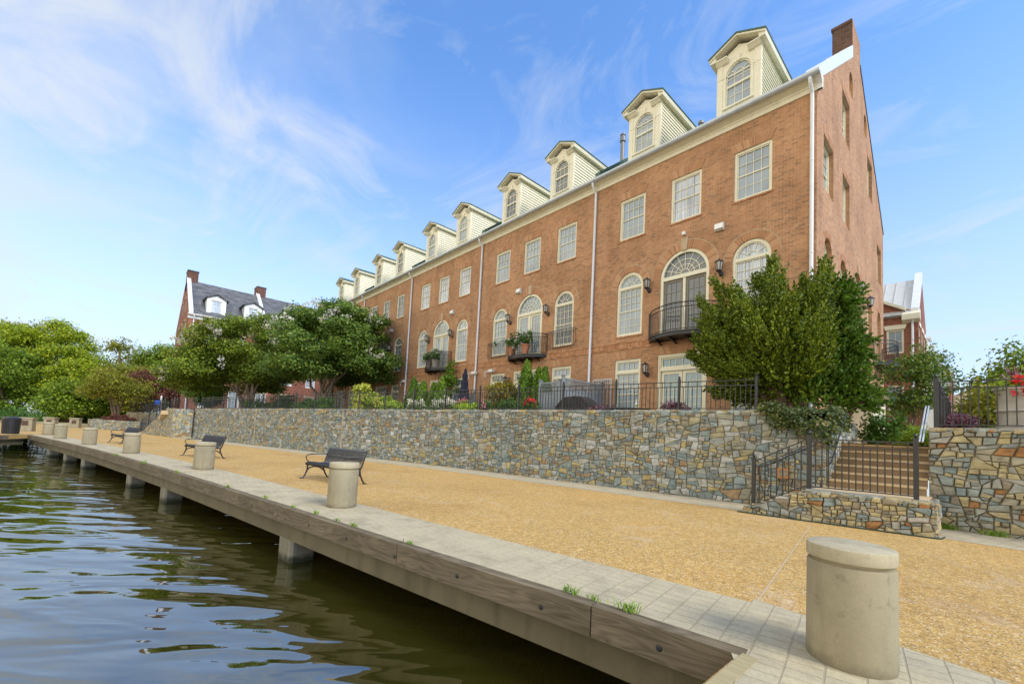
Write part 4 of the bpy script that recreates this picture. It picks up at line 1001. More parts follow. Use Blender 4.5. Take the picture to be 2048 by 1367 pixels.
def townhouse(i, label, o3, o2, og, dm, dorm, long_rail=False):
    X = -9.0*i; B = Vector((X, 0, 2.36)); T = thing('brick_townhouse', B, label, 'townhouse', 'brick townhouses in the row'); O = -B
    hs = []; arches = []
    xa, xb, xc = X-7.08, X-4.555, X-2.0
    for x in (xa, xb, xc): hs.append(rect(x-.65, 10.73, x+.65, 12.67))
    for x in (xa, xc): hs.append(archpoly(x, 6.2, 8.45, .66))
    hs.append(archpoly(xb, 5.86, 8.43, 1.03, 22))
    hs += [rect(xa-.66, 2.5, xa+.66, 5.11), rect(xb-1.04, 2.4, xb+1.04, 5.13), rect(xc-.66, 2.5, xc+.66, 5.11)]
    mb = MB(); holed(mb, rect(X-9, 2.2, X, 13.74), hs, FX, .15); 
    mb.build('wall', 'brick', T, O)
    L = lambda x, z: (x-X, 0, z-2.36)
    for x, p in zip((xa, xb, xc), o3): place(('rect', 1.30, 1.94, 4, 2), T, L(x, 10.73), p)
    for x, p in zip((xa, xc), (o2[0], o2[2])): place(('arch', 1.32, 2.25, 4, 3, 3), T, L(x, 6.2), p)
    place(('archdoor', 2.06, 2.57, dm), T, L(xb, 5.86), o2[1])
    for x, p in zip((xa, xc), (og[0], og[2])): place(('transom', 1.32, 2.61), T, L(x, 2.5), p)
    place(('door', 2.08, 2.73), T, L(xb, 2.4), og[1])
    for x in (xa, xc):
        ring_bricks(x, 8.45, .67, .95, 26, FX).build('brick_arch', ['archbrick', 'mortar'], T, O); ring_line(x, 8.45, .955, FX).build('arch_trim', 'mortar', T, O)
    ring_bricks(xb, 8.43, 1.04, 1.40, 40, FX).build('brick_arch', ['archbrick', 'mortar'], T, O); ring_line(xb, 8.43, 1.405, FX, 30).build('arch_trim', 'mortar', T, O)
    MB().prism([(xb-.10, 9.42), (xb+.10, 9.42), (xb+.15, 9.95), (xb-.15, 9.95)], FX, -.03, .02).build('keystone', 'mortar', T, O)
    for x in (xa, xb, xc): jack(x, 12.68, 1.34, .34, FX).build('brick_arch', ['archbrick', 'mortar'], T, O)
    for x, w in ((xa, 1.36), (xb, 2.12), (xc, 1.36)): jack(x, 5.15, w, .33, FX).build('brick_arch', ['archbrick', 'mortar'], T, O)
    mb = MB(); n = 118
    for k in range(n): a = X-8.995+8.99*k/n; mb.box(a+.003, -.012, 5.655, a+8.99/n-.003, .02, 5.855)
    k = 0
    for z in (5.58, 5.86):
        for k in range(42): a = X-8.995+8.99*k/42; mb.box(a+.003, -.032, z, a+8.99/42-.003, .02, z+.064)
    mb.build('belt_course', 'archbrick', T, O)
    # eaves
    x1 = X+(.16 if i == 0 else 0)
    prof = [(.02, 13.70), (-.05, 13.70), (-.05, 13.86), (-.075, 13.87), (-.09, 13.93), (-.20, 13.98), (-.25, 14.02), (-.30, 14.03), (-.30, 14.07), (.02, 14.07)]
    MB().prism(prof, lambda a, b, k: (k, a, b), X-9, x1).build('cornice', 'cream', T, O)
    g = MB(); ga = [(-.41+.11*math.cos(t), 14.115+.11*math.sin(t)) for t in np.linspace(math.pi, 2*math.pi, 9)]
    g.prism([(-.525, 14.13)]+ga[1:-1]+[(-.302, 14.14), (-.318, 14.14), (-.33, 14.11)]+[(-.41+.085*math.cos(t), 14.10+.068*math.sin(t)) for t in np.linspace(2*math.pi, math.pi, 8)], lambda a, b, k: (k, a, b), X-8.99, x1)
    g.build('gutter', 'silver', T, O)
    dp = X-.125; q = MB()
    q.tube([(dp, -.38, 14.03), (dp, -.38, 13.9), (dp, -.30, 13.78), (dp, -.12, 13.66), (dp, -.085, 13.55), (dp, -.085, 2.6), (dp, -.16, 2.42)], .06, 10)
    for z in (11.2, 8.0, 5.0): q.lathe([(.062, 0), (.068, .01), (.068, .06), (.062, .07)], 10, (dp, -.085, z)); q.box(dp-.03, -.085, z, dp+.03, .0, z+.04)
    q.build('downpipe', 'pipe', T, O, True)
    # roof
    xr = X-.32 if i == 0 else X
    rp_ = [(-.22, 14.09), (7.33, roofz(7.33)), (14.9, 13.95), (14.7, 13.8), (7.33, roofz(7.33)-.3), (.1, 13.95)]
    rm = MB(); rm.prism(rp_, lambda a, b, k: (k, a, b), X-9, xr)
    for k in range(18):
        x = X-8.75+.5*k
        if x < xr: rm.bar((x, .15, roofz(.15)+.03), (x, 7.33, roofz(7.33)+.03), .025, .05)
    rm.build('roof', 'green', T, O)
    MB().prism([(-.18, 14.05), (7.33, roofz(7.33)), (7.33, roofz(7.33)+.6), (-.18, roofz(-.18)+.66)], lambda a, b, k: (k, a, b), X-9.15, X-8.87).build('party_wall', 'green', T, O)
    for dx, p in zip((-6.62, -2.57), dorm): dormer(T, (dx, 0, -2.36), p)
    for dx, z in ((-6.08, 8.05), (-3.05, 8.05), (-6.05, 4.35), (-3.1, 4.35)): lantern(T, (dx, -.26, z-2.36))
    vx = {0: (-3.14, 9.92), 1: (-5.45, 9.83), 2: (-3.2, 9.78), 3: (-3.2, 9.83), 4: (-3.2, 9.83)}[i]
    MB().prism([(-.0, -.13), (-.05, -.15), (-.18, -.10), (-.13, .12), (0, .14)], lambda a, b, k: (k, a, b), -.16, .16).build('vent', 'white', T, (vx[0], 0, vx[1]-2.36))
    balcony(T, (-4.55, 0, 5.86-2.36))
    if long_rail:
        for x0, x1 in ((-7.95, -6.05), (-3.05, -1.05)):
            rl = MB()
            for z in (6.12, 6.90, 7.02): rl.bar((x0, -.12, z), (x1, -.12, z), .022, .02)
            for k in range(18): x = x0+(x1-x0)*k/17; rl.bar((x, -.12, 6.12), (x, -.12, 7.02), .013, .013)
            for x in (x0, x1): rl.bar((x, -.12, 6.3), (x, 0.0, 6.3), .02, .02); rl.bar((x, -.12, 6.95), (x, 0, 6.95), .02, .02)
            rl.build('window_railing', 'iron', T, (0, 0, -2.36))
    return T
t1 = townhouse(0, 'brick townhouse at the right end of the row with tall chimney and dark balcony doors', ('glass', 'curtain', 'glass'), ('glass', 'dark', 'curtain'), ('glass', 'blueglass', 'glass'), 'sash', ('glass', 'glass'))
t2 = townhouse(1, 'brick townhouse with black railings across all three arched openings and terracotta pots', ('glass', 'glass', 'glass'), ('glass', 'glass', 'dark'), ('dark', 'dark', 'glass'), 'cream', ('dark', 'dark'), True)
t3 = townhouse(2, 'brick townhouse with white flowers on its balcony, third from the right end', ('curtain', 'curtain', 'curtain'), ('curtain', 'curtain', 'curtain'), ('dark', 'dark', 'dark'), 'cream', ('glass', 'glass'))
t4 = townhouse(3, 'brick townhouse half hidden by the white flowering tree', ('dark', 'dark', 'dark'), ('curtain', 'dark', 'dark'), ('curtain', 'glass', 'dark'), 'sash', ('dark', 'dark'))
t5 = townhouse(4, 'brick townhouse at the far left end of the row behind the trees', ('glass', 'glass', 'glass'), ('glass', 'curtain', 'glass'), ('glass', 'glass', 'glass'), 'cream', ('glass', 'glass'))
# gable end of the first house
def gable():
    O = -Vector(t1.location); T = t1
    ch0, ch1, ct = 6.06, 7.86, 20.78
    out = [(0, 1.2), (14.8, 1.2), (14.8, 14.0)]+[(ch1, roofz(14.66-ch1)+.12), (ch1, ct), (ch0, ct), (ch0, roofz(ch0)), (.02, 14.1), (0, 14.1)]
    R3 = [(.93, 2.43), (4.05, 5.42), (12.55, 13.97)]; R4 = [(3.95, 5.42), (9.70, 11.12)]
    hs = [rect(a, 10.73, b, 12.67) for a, b in R3]+[rect(a, 14.27, b, 16.2) for a, b in R4]
    hs += [archpoly(y, 16.95, 17.62, .38, 10) for y in (5.75, 9.2)]+[archpoly(y, 6.2, 8.45, .62) for y in (1.63, 4.2, 10.3, 13.2)]+[archpoly(7.3, 5.86, 8.6, .85)]
    mb = MB(); holed(mb, out, hs, GX, .2); mb.build('gable_wall', 'brick', T, O)
    q90 = math.pi/2; L = lambda y, z, d=.02: (-d, y, z-2.36)
    for a, b in R3: place(('rect', b-a, 1.94, 3, 2), T, L((a+b)/2, 10.73, .1), 'glass', q90)
    for a, b in R4: place(('rect', b-a, 1.93, 3, 2), T, L((a+b)/2, 14.27, .1), 'glass', q90)
    for y in (5.75, 9.2): place(('arch', .76, .67, 2, 1, 1), T, L(y, 16.95, .1), 'glass', q90)
    for y in (1.63, 4.2, 10.3, 13.2): place(('arch', 1.24, 2.25, 4, 3, 3), T, L(y, 6.2, .1), 'glass', q90); ring_bricks(y, 8.45, .63, .88, 24, GX).build('brick_arch', ['archbrick', 'mortar'], T, O)
    place(('archdoor', 1.70, 2.74, 'sash'), T, L(7.3, 5.86, .1), 'dark', q90); ring_bricks(7.3, 8.6, .86, 1.16, 30, GX).build('brick_arch', ['archbrick', 'mortar'], T, O)
    MB().prism([(7.22, 9.45), (7.38, 9.45), (7.42, 9.85), (7.18, 9.85)], GX, -.03, .02).build('keystone', 'mortar', T, O)
    for a, b, z in [(a, b, 12.68) for a, b in R3]+[(a, b, 16.21) for a, b in R4]: jack((a+b)/2, z, b-a, .3, GX).build('brick_arch', ['archbrick', 'mortar'], T, O)
    mb = MB()
    for z, h, d in ((5.58, .064, .032), (5.66, .19, .012), (5.86, .064, .032)):
        n = 70 if h < .1 else 190
        for k in range(n): a = 14.78*k/n+.01; mb.box(-.02, a+.003, z, d, a+14.78/n-.003, z+h)
    mb.build('belt_course', 'archbrick', T, O)
    lantern(T, (.26, 6.1, 8.2-2.36), q90); lantern(T, (.26, 8.5, 8.2-2.36), q90)
    balcony(T, (0, 12.7, 6.1-2.36), q90)
    MB().box(-.74, ch0, 18.2, -.012, ch1, 20.66).build('chimney', 'dbrick', T, O)
    MB().box(-.78, ch0-.03, 20.66, -.012, ch1+.03, 20.79).build('chimney_cap', 'dbrick', T, O)
    fl = MB(); fl.prism([(-.05, 14.06), (ch0, roofz(ch0)-.02), (ch0, roofz(ch0)+.56), (.05, roofz(.05)+.52), (-.12, roofz(-.05)+.38)], lambda a, b, k: (k, a, b), -.33, .02)
    for yy in (2.9, 5.4): fl.prism([(yy, roofz(yy)-.01), (yy+.03, roofz(yy)+.01), (yy+.03, roofz(yy)+.575), (yy, roofz(yy)+.56)], lambda a, b, k: (k, a, b), -.335, .028)
    fl.build('flashing', 'flash', T, O)
    cp = MB(); cp.prism([(ch1, roofz(14.66-ch1)), (14.9, 14.0), (14.9, 14.1), (ch1, roofz(14.66-ch1)+.2)], lambda a, b, k: (k, a, b), -.3, .025); cp.build('coping', 'iron', T, O)
    rt_ = MB(); rt_.prism([(.08, 13.70), (-.06, 13.70), (-.06, 13.86), (-.22, 13.98), (-.32, 14.03), (-.32, 14.09), (.1, 14.14)], lambda a, b, k: (k, a, b), .0, .155); rt_.build('cornice_return', 'white', T, O)
    MB().box(-9, 14.65, 1.2, -.2, 14.8, 13.95).build('back_wall', 'brick', T, O)
    q = MB(); q.lathe([(.12, 16.5), (.12, 19.0), (.11, 19.0), (.11, 19.05), (.17, 19.06), (.17, 19.3), (.12, 19.34), (.12, 19.42), (.16, 19.44), (.16, 19.5), (.01, 19.52)], 14, (-10.46+9, 4, 0)); q.build('flue_pipe', 'flue', t2, (0, 0, -2.36), True)
    q = MB(); q.lathe([(.09, 16.5), (.09, 17.7), (.14, 17.72), (.14, 17.85), (.01, 17.9)], 12, (-5.8, 4, 0)); q.build('flue_pipe', 'flue', t1, (0, 0, -2.36), True)
    q = MB()
    for x, z in ((-7.9, 5.25),): q.tube([(x-.15, -.02, z-.28), (x-.15, -.12, z-.25), (x-.15, -.2, z), (x+.35, -.22, z+.03)], .03, 6); q.box(x+.35, -.32, z-.05, x+.7, -.12, z+.11)
    q.build('flood_light', 'white', t2, (0, 0, -2.36)); obj('flood_light', bpy.data.meshes['flood_light'], t3, (7.3, 0, -2.36)); obj('flood_light', bpy.data.meshes['flood_light'], t4, (7.2, 0, -2.36))
    MB().box(-4.63, -.12, 10.05, -4.5, 0, 10.18).build('security_light', 'white', t1, (0, 0, -2.36))
    for u in (t2, t3, t4, t5):
        pass
gable()
end = MB(); end.prism([(0, 2.2), (14.8, 2.2), (14.8, 14.0), (7.33, 20.0), (0, 14.1)], lambda a, b, k: (k, a, b), -45.2, -45.0); end.build('end_wall', 'brick', t5, -Vector(t5.location))

# ------------------------------------------------------------------ other buildings
def left_block():
    X0, Y0, Y1 = -60.2, -11.3, 26.0
    T = thing('brick_apartment_house', (X0, Y0, 1), 'red brick building with slate roof, white dormers and chimneys behind the flowering trees', 'building'); O = Vector((-X0, -Y0, -1))
    hs = []; ws = []
    for k in range(12):
        y = Y0+2.3+3.0*k
        for z0, z1 in ((10.2, 12.2), (6.6, 8.8), (2.9, 5.2)): hs.append(rect(y-.62, z0, y+.62, z1)); ws.append((y, z0, z1-z0))
    mb = MB(); holed(mb, rect(Y0, 1, Y1, 13.8), hs, lambda a, b, d: (X0-d, a, b), .15)
    gh = []
    for xg in (X0-3.6, X0-7.2, X0-10.8):
        for z0 in (11.6, 7.6, 3.2): gh.append(rect(xg-.6, z0, xg+.6, z0+2.0))
    for xg in (X0-5.4, X0-8.6): gh.append(rect(xg-.5, 15.0, xg+.5, 16.8))
    holed(mb, [(X0-15, 1), (X0, 1), (X0, 14.1), (X0-6.2, 19.3), (X0-8.2, 19.3), (X0-15, 14.1)], gh, lambda a, b, d: (a, Y0+d, b), .15)
    mb.box(X0-15, Y1-.2, 1, X0, Y1, 13.9); mb.box(X0-15, Y0+.1, 1, X0-14.8, Y1, 13.9)
    mb.build('wall', 'redbrick', T, O)
    for y, z0, h in ws: place(('rect', 1.24, h, 3, 2), T, (0, y-Y0, z0-1), random.choice(['glass', 'curtain', 'dark']), math.pi/2, 'white')
    for h in gh: place(('rect', h[1][0]-h[0][0], h[2][1]-h[0][1], 3, 2), T, ((h[0][0]+h[1][0])/2-X0, 0, h[0][1]-1), 'glass', 0, 'white')
    ln = MB()
    for h in gh+[]: ln.prism([(h[0][0]-.1, h[2][1]), (h[1][0]+.1, h[2][1]), (h[1][0]+.15, h[2][1]+.3), (h[0][0]-.15, h[2][1]+.3)], lambda a, b, d: (a, d, b), Y0-.03, Y0+.05)
    for y, z0, h in ws: ln.box(X0-.05, y-.75, z0+h, X0+.03, y+.75, z0+h+.28)
    ln.build('lintel', 'mortar', T, O)
    rp_ = [(X0+.35, 13.95), (X0-6.6, 19.7), (X0-7.6, 19.75), (X0-15.2, 13.9), (X0-15, 13.8), (X0-7, 19.4), (X0, 13.8)]
    MB().prism(rp_, lambda a, b, k: (a, k, b), Y0+.35, Y1).build('roof', 'slate', T, O)
    for yy in (Y0, Y0+8.0, Y0+17):
        MB().prism([(X0+.2, 13.95), (X0-6.6, 19.75), (X0-6.6, 20.15), (X0+.2, 14.4)], lambda a, b, k: (a, k, b), yy-.02, yy+.38).build('parapet', 'flash', T, O)
        c = MB(); c.box(X0-8.0, yy, 18.2, X0-6.3, yy+1.15, 20.85); c.build('chimney', 'chimneybrick', T, O)
        MB().box(X0-8.06, yy-.05, 20.85, X0-6.24, yy+1.2, 21.0).build('chimney_cap', 'iron', T, O)
    MB().prism([(X0-.02, 13.5), (X0+.08, 13.5), (X0+.1, 13.75), (X0+.4, 13.92), (X0+.42, 14.05), (X0-.02, 14.05)], lambda a, b, k: (a, k, b), Y0-.1, Y1).build('cornice', 'white', T, O)
    q = MB()
    for yy in (Y0+.5, Y0+8.3, Y0+17.3): q.tube([(X0+.4, yy, 13.9), (X0+.1, yy, 13.3), (X0+.1, yy, 1.2)], .07, 8)
    q.build('downpipe', 'pipe', T, O)
    for yy in (Y0+2.7, Y0+6.7, Y0+11.2, Y0+15.2, Y0+19.8):
        d = MB(); x1 = X0-.55
        holed(d, [(yy-1.0, 14.2), (yy+1.0, 14.2), (yy+1.0, 16.5), (yy, 17.0), (yy-1.0, 16.5)], [rect(yy-.62, 14.55, yy+.62, 16.35)], lambda a, b, k: (x1-k, a, b), .1)
        for s in (-1, 1): d.add([(x1, yy+s, 14.2), (x1, yy+s, 16.5), (x1-3.4, yy+s, 16.5)], [(0, 1, 2)])
        do = d.build('dormer', 'white', T, O)
        r = MB()
        for s in (-1, 1): r.prism([(yy+s*1.25, 16.42), (yy, 17.05), (yy, 17.15), (yy+s*1.27, 16.52)], lambda a, b, k: (k, a, b), x1+.25, x1-4)
        r.build('dormer_roof', 'slate', do)
        w = place(('rect', 1.24, 1.8, 4, 2), do, (x1, yy, 14.55), 'curtain', math.pi/2, 'white')
left_block()
def right_block():
    X0, Y0 = .75, 24.9
    T = thing('brick_house', (X0, Y0, 1.5), 'red brick house with pale standing seam metal roof seen past the gable end', 'house'); O = Vector((-X0, -Y0, -1.5))
    mb = MB(); w = rect(-.98, 8.85, -.02, 10.6); w2 = rect(-.98, 4.6, -.02, 6.5)
    holed(mb, [(-9, 1.5), (X0, 1.5), (X0, 11.75), (-3.0, 13.7), (-9, 11.75)], [w, w2], lambda a, b, d: (a, Y0+d, b), .12)
    gw = [rect(y-.55, z, y+.55, z+1.9) for y in (26.2, 28.4, 30.5) for z in (4.5, 9.0)]
    holed(mb, [(Y0, 1.5), (31.6, 1.5), (31.6, 11.7), (28.2, 15.1), (Y0, 11.75)], gw, lambda a, b, d: (X0-d, a, b), .12); mb.box(-9, 31.5, 1.5, X0-.01, 31.6, 11.6)
    mb.build('wall', 'redbrick', T, O)
    for q in (w, w2): place(('rect', .96, q[2][1]-q[0][1], 2, 1), T, (q[0][0]+.48-X0, 0, q[0][1]-1.5), 'glass')
    for q in gw: place(('rect', 1.1, 1.9, 2, 1), T, (0, (q[0][0]+q[1][0])/2-Y0, q[0][1]-1.5), 'glass', math.pi/2)
    ln = MB(); ln.prism([(-1.05, 10.62), (.05, 10.62), (.13, 10.95), (-1.13, 10.95)], FX, Y0-.04, Y0+.05)
    for q in gw: ln.box(X0-.05, q[0][0]-.1, q[2][1], X0+.03, q[1][0]+.1, q[2][1]+.3)
    ln.build('lintel', 'cream', T, O)
    r = MB(); sl = (17.5-11.9)/(31-Y0)
    r.prism([(Y0-.35, 11.6), (28.2, 15.15), (28.2, 14.95), (Y0, 11.5)], lambda a, b, k: (k, a, b), -9, X0-.35); r.prism([(28.2, 15.15), (31.9, 11.6), (31.6, 11.5), (28.2, 14.95)], lambda a, b, k: (k, a, b), -9, X0-.35)
    for k in range(14): x = X0-.8-k*.62; r.bar((x, Y0-.3, 11.68), (x, 28.2, 15.18), .03, .06)
    r.build('roof', 'metalroof', T, O)
    MB().prism([(Y0-.1, 11.4), (28.2, 15.05), (28.2, 15.65), (Y0-.1, 12.05)], lambda a, b, k: (k, a, b), X0-.38, X0+.03).build('parapet', 'flash', T, O)
    MB().prism([(Y0-.4, 11.2), (Y0-.4, 11.6), (Y0, 11.9), (Y0, 11.0)], lambda a, b, k: (k, a, b), -.1, X0+.12).build('cornice', 'cream', T, O)
    q = MB(); q.prism([(-3.0, 13.75), (.1, 11.9), (.1, 12.1), (-3.0, 14.0)], FX, Y0-.35, Y0+.1); q.build('rake_board', 'cream', T, O)
    q = MB(); q.tube([(.45, Y0-.3, 11.3), (.45, Y0-.1, 10.9), (.45, Y0-.1, 1.6)], .07, 8); q.build('downpipe', 'pipe', T, O)
right_block()
def far_house(label, x, y, w, d, h, rh, wall, roof, win=True, name='far_house'):
    T = thing(name, (x, y, 1.2), label, 'house')
    mb = MB(); hs = [rect(k*3+1.2, z, k*3+2.4, z+1.9) for k in range(int(d//3)) for z in (2.0, 5.2, 8.4) if z+2.3 < h] if win else []
    holed(mb, rect(0, 0, d, h), hs, lambda a, b, k: (-k, a, b), .12); mb.prism([(-w, 0), (-.01, 0), (-.01, h), (-w/2, h+rh*.95), (-w, h)], FX, 0, .1); mb.box(-w, d-.1, 0, -.01, d, h)
    mb.build('wall', wall, T)
    for q in hs: place(('rect', 1.2, 1.9, 2, 1), T, (0, (q[0][0]+q[1][0])/2, q[0][1]), 'glass', math.pi/2, 'white')
    MB().prism([(.45, h-.1), (-w/2, h+rh), (-w-.4, h-.1), (-w-.3, h-.3), (-w/2, h+rh-.3), (.3, h-.3)], lambda a, b, k: (a, k, b), -.3, d+.3).build('roof', roof, T)
    MB().prism([(-.02, h-.6), (.1, h-.6), (.45, h-.15), (.45, h), (-.02, h)], lambda a, b, k: (a, k, b), -.2, d).build('cornice', 'white', T)
    if win:
        for k in range(int(d//4.5)):
            b = MB(); y0 = 2+k*4.5; b.box(-3.0, y0-.9, h-.1, -.4, y0+.9, h+2.1); b.box(-3.2, y0-1.15, h+2.1, -.15, y0+1.15, h+2.3); b.build('dormer', 'white', T)
far_house('white sided house with dormers behind the brick house with the metal roof', .35, 47, 9, 26, 11.0, 3.2, 'white', 'metalroof')
far_house('distant brick house with red metal roof at the end of the upper walk', .7, 78, 9, 14, 13.2, 6.5, 'redbrick', 'redroof', False)
far_house('distant cream house seen through the right-hand fence', 6.5, 92, 7, 12, 10.5, 2.0, 'cream', 'metalroof', False)
T = thing('garden_shed', (.02, 2.3, 1.6), 'cream wooden shed with green roof against the brick gable wall', 'shed')
MB().box(0, 0, 0, 1.12, 2.9, 1.9).build('wall', 'cream', T)
MB().prism([(-.0, 2.45), (1.4, 1.92), (1.42, 2.02), (0, 2.56)], lambda a, b, k: (a, k, b), -.2, 3.1).build('roof', 'green', T)
q = MB().prism([(0, 1.9), (1.12, 1.9), (1.3, 1.95), (0, 2.44)], lambda a, b, k: (a, k, b), -.02, 2.92); q.build('fascia', 'cream', T)
for k in (0, 1): d = MB().box(1.12, .3+k*1.15, .1, 1.16, 1.4+k*1.15, 1.75); o = d.build('door', 'cream', T); MB().lathe([(.02, 0), (.03, .03), (.02, .05)], 8, (1.19, 1.3+k*.25, .9)).build('knob', 'iron', o)

# ------------------------------------------------------------------ vegetation
def crape(name, label, base, cx, cy, cz, rx, ry, rz, tips, seed, nfl, group, leaf='l_crape', lsize=.17, dens=36, slant=0):
    q = random.Random(seed); bl = []
    for k in range(96):
        a = q.uniform(0, 2*math.pi); e = math.asin(q.uniform(-.44, 1)); f = 1 if k < 70 else q.uniform(.35, .8)
        sh = q.uniform(.86, 1.06)
        zz = cz+(rz*math.sin(e) if e > 0 else 1.6*math.sin(e)*2)*f*sh
        s = q.uniform(.75, 1.25); ox, oy = (rx-1.0)*math.cos(e)**.8*f*sh*math.cos(a), (ry-1.0)*math.cos(e)**.8*f*sh*math.sin(a); zz += slant*(ox*.678+oy*.734)*(1 if e > 0 else .3); bl.append((cx+ox, cy+oy, zz, s*1.35, s*1.35, s*.52))
    fl = []; cl = (.55, -.83)
    for k in range(nfl):
        while True:
            a = q.uniform(0, 2*math.pi); e = math.asin(q.uniform(-.1, 1))
            if math.cos(a)*cl[0]+math.sin(a)*cl[1] > -.25+.5*(1-math.sin(e)) or (math.sin(e) > .8): break
        f = q.uniform(.90, .98); p = (cx+rx*math.cos(e)**.8*f*math.cos(a), cy+ry*math.cos(e)**.8*f*math.sin(a), cz+(rz+.3)*math.sin(e)*f+slant*(rx*math.cos(e)*math.cos(a)*.678+ry*math.cos(e)*math.sin(a)*.734))
        if e < .45 and q.random() < .7: continue
        for j in range(q.randint(1, 3)): fl.append((p[0]+q.gauss(0, .3), p[1]+q.gauss(0, .3), p[2]+q.gauss(0, .2)))
    return tree(name, label, 'tree', base, bl, leaf, 'palebark', lsize, dens, .26, 28, .16, tips, group, ('f_white', fl, 22, .13, .14), seed, .5, .35)
crape('flowering_tree', 'white flowering multi-trunk tree in front of the fourth house, nearer the camera', (-32.8, -4.5, 2.35), -31.7, -4.2, 6.7, 5.5, 5.1, 4.3,
      [(-35.6, -5.6, 7.2), (-34, -3.2, 8.2), (-32.6, -5, 8.8), (-30.8, -3.6, 8.6), (-29.0, -3.0, 7.6), (-31.5, -5.4, 7.6), (-28.6, -4.2, 6.6)], 5, 58, 'white flowering trees', 'l_crape_dark')
crape('flowering_tree', 'white flowering multi-trunk tree before the slate-roofed building, left of its twin', (-43.9, -7.7, 2.3), -43.9, -8.2, 6.0, 6.5, 6.2, 4.9,
      [(-47.6, -9.8, 6.6), (-45.4, -8.9, 8), (-44, -6.2, 8.8), (-42, -7.8, 8.4), (-40, -6.4, 7.2), (-46.8, -6.9, 7.4), (-41, -9.5, 7)], 8, 50, 'white flowering trees', slant=.24)
def spread(label, base, c, r, n, rb, leaf, seed, lsize=.2, name='maple_tree', dens=22, tips=None, r0=.1, group=None, flat=.4, bark='bark', cl=.3, shell=.45, zmin=-.5, per=26):
    return tree(name, label, 'tree', base, blobs_in(c, r, n, rb, seed, zmin), leaf, bark, lsize, dens, cl, per, r0, tips, group, None, seed, flat, shell, 7)
def shrub(name, label, base, rx, ry, h, leaf, seed, n=26, lsize=.11, flowers=None, cat='shrub', dens=40, cl=.13, group=None):
    bl = blobs_in((base[0], base[1], base[2]+h*.5), (rx, ry, h*.55), n, min(rx, ry, h*.6)*.42, seed, -1)
    return tree(name, label, cat, base, bl, leaf, 'bark', lsize, dens, cl, 24, .03, None, group, flowers, seed, .7, .4)
spread('spreading green and bronze maple growing from the stone planter', (-57.6, -16.7, .8), (-58.6, -17.0, 4.3), (3.2, 3.2, 1.9), 38, .9, 'l_olive', 3, .16)
shrub('ground_cover', 'red-brown ground cover in the stone planter under the spreading maple', (-55.6, -16.2, .7), 2.0, 1.4, .8, 'l_red', 60, 22, .14)
spread('dark red maple behind the far steps and fence', (-61.9, -13.8, 1.5), (-61.8, -14.0, 4.9), (3.1, 3.1, 2.0), 36, .9, 'l_red', 4, .16)
spread('dense dark green conifer beside the left flowering tree, above the wall end', (-51.6, -9.9, 2.2), (-51.6, -9.9, 4.2), (2.0, 2.0, 2.1), 24, .8, 'l_arb', 6, .16, 'evergreen_shrub', 30)
for k, (lab, b, c, r, n, rb, leaf, sd) in enumerate([
    ('tall airy yellow-green tree rising above the wooded bank', (-97, -23.5, 0), (-99.5, -25.6, 9.6), (7.6, 7.6, 7.4), 92, 1.25, 'l_yellow', 31),
    ('yellow-green tree in front of the bank, lower and brighter than its neighbour', (-86.5, -20.4, 0), (-87, -20.6, 5.4), (3.9, 3.9, 5.2), 46, 1.05, 'l_yellow', 32),
    ('mid green tree at the left picture edge above the litter bin', (-90, -28, 0), (-90.5, -29.4, 6.2), (4.6, 4.6, 6.0), 50, 1.1, 'l_mid', 33),
    ('dark leafy tree in the middle of the wooded bank', (-96, -22, 0), (-95, -21, 4.6), (5, 5, 4.4), 30, 1.7, 'l_mid', 34),
    ('sparse young tree with see-through crown in the gap left of the buildings', (-85.8, -16.6, 1), (-85.8, -17.1, 10.6), (2.2, 2.2, 3.4), 18, .7, 'l_olive', 35),
    ('green tree behind the maples at the foot of the brick building', (-92.5, -10.8, 1), (-92.5, -11.0, 9.3), (5.4, 5.0, 5.0), 30, 1.8, 'l_mid', 36),
    ('broad green tree filling the bank behind the stone planter', (-82, -16, .5), (-81.5, -16.2, 4.5), (4.2, 4.2, 4.2), 30, 1.5, 'l_mid', 37),
    ('bushy tree at the bank behind the square bollards', (-80, -21.5, 0), (-80, -21.8, 3.2), (3.2, 3.2, 3.2), 30, .95, 'l_mid', 38),
    ('olive tree behind the spreading maple', (-74, -14.5, .5), (-74, -14.6, 5.2), (3.4, 3.4, 3.4), 24, 1.3, 'l_olive', 39)]):
    spread(lab, b, c, r, n, rb, leaf, sd, .30, 'bank_tree', 17 if sd != 35 else 5, None, .22, 'trees on the wooded bank', .5, cl=.62, shell=.1, zmin=-1, per=26)
P, Nn = crown_pts([(-72-2.6*i+random.uniform(-1, 1), -27.5+1.2*i+random.uniform(-2, 2), .5, 2.2, 2.2, 1.1) for i in range(13)], 12, .35, 26)
structure(obj('bank_undergrowth', leafmesh('bank_undergrowth', P, Nn, .26, 'l_shrub')), 'stuff')
T = thing('far_bollard_wall', (-64, -22, 0), 'low pale kerb wall behind the square bollards at the tree bank', 'kerb'); T.name = 'kerb_wall'
k = Path([(-58, -34), (-70, -24), (-66, -17.8)]); mb = MB(); wall_core(mb, k, lambda t: .3, .4); mb.build('kerb', 'conc', T, (64, 22, 0))

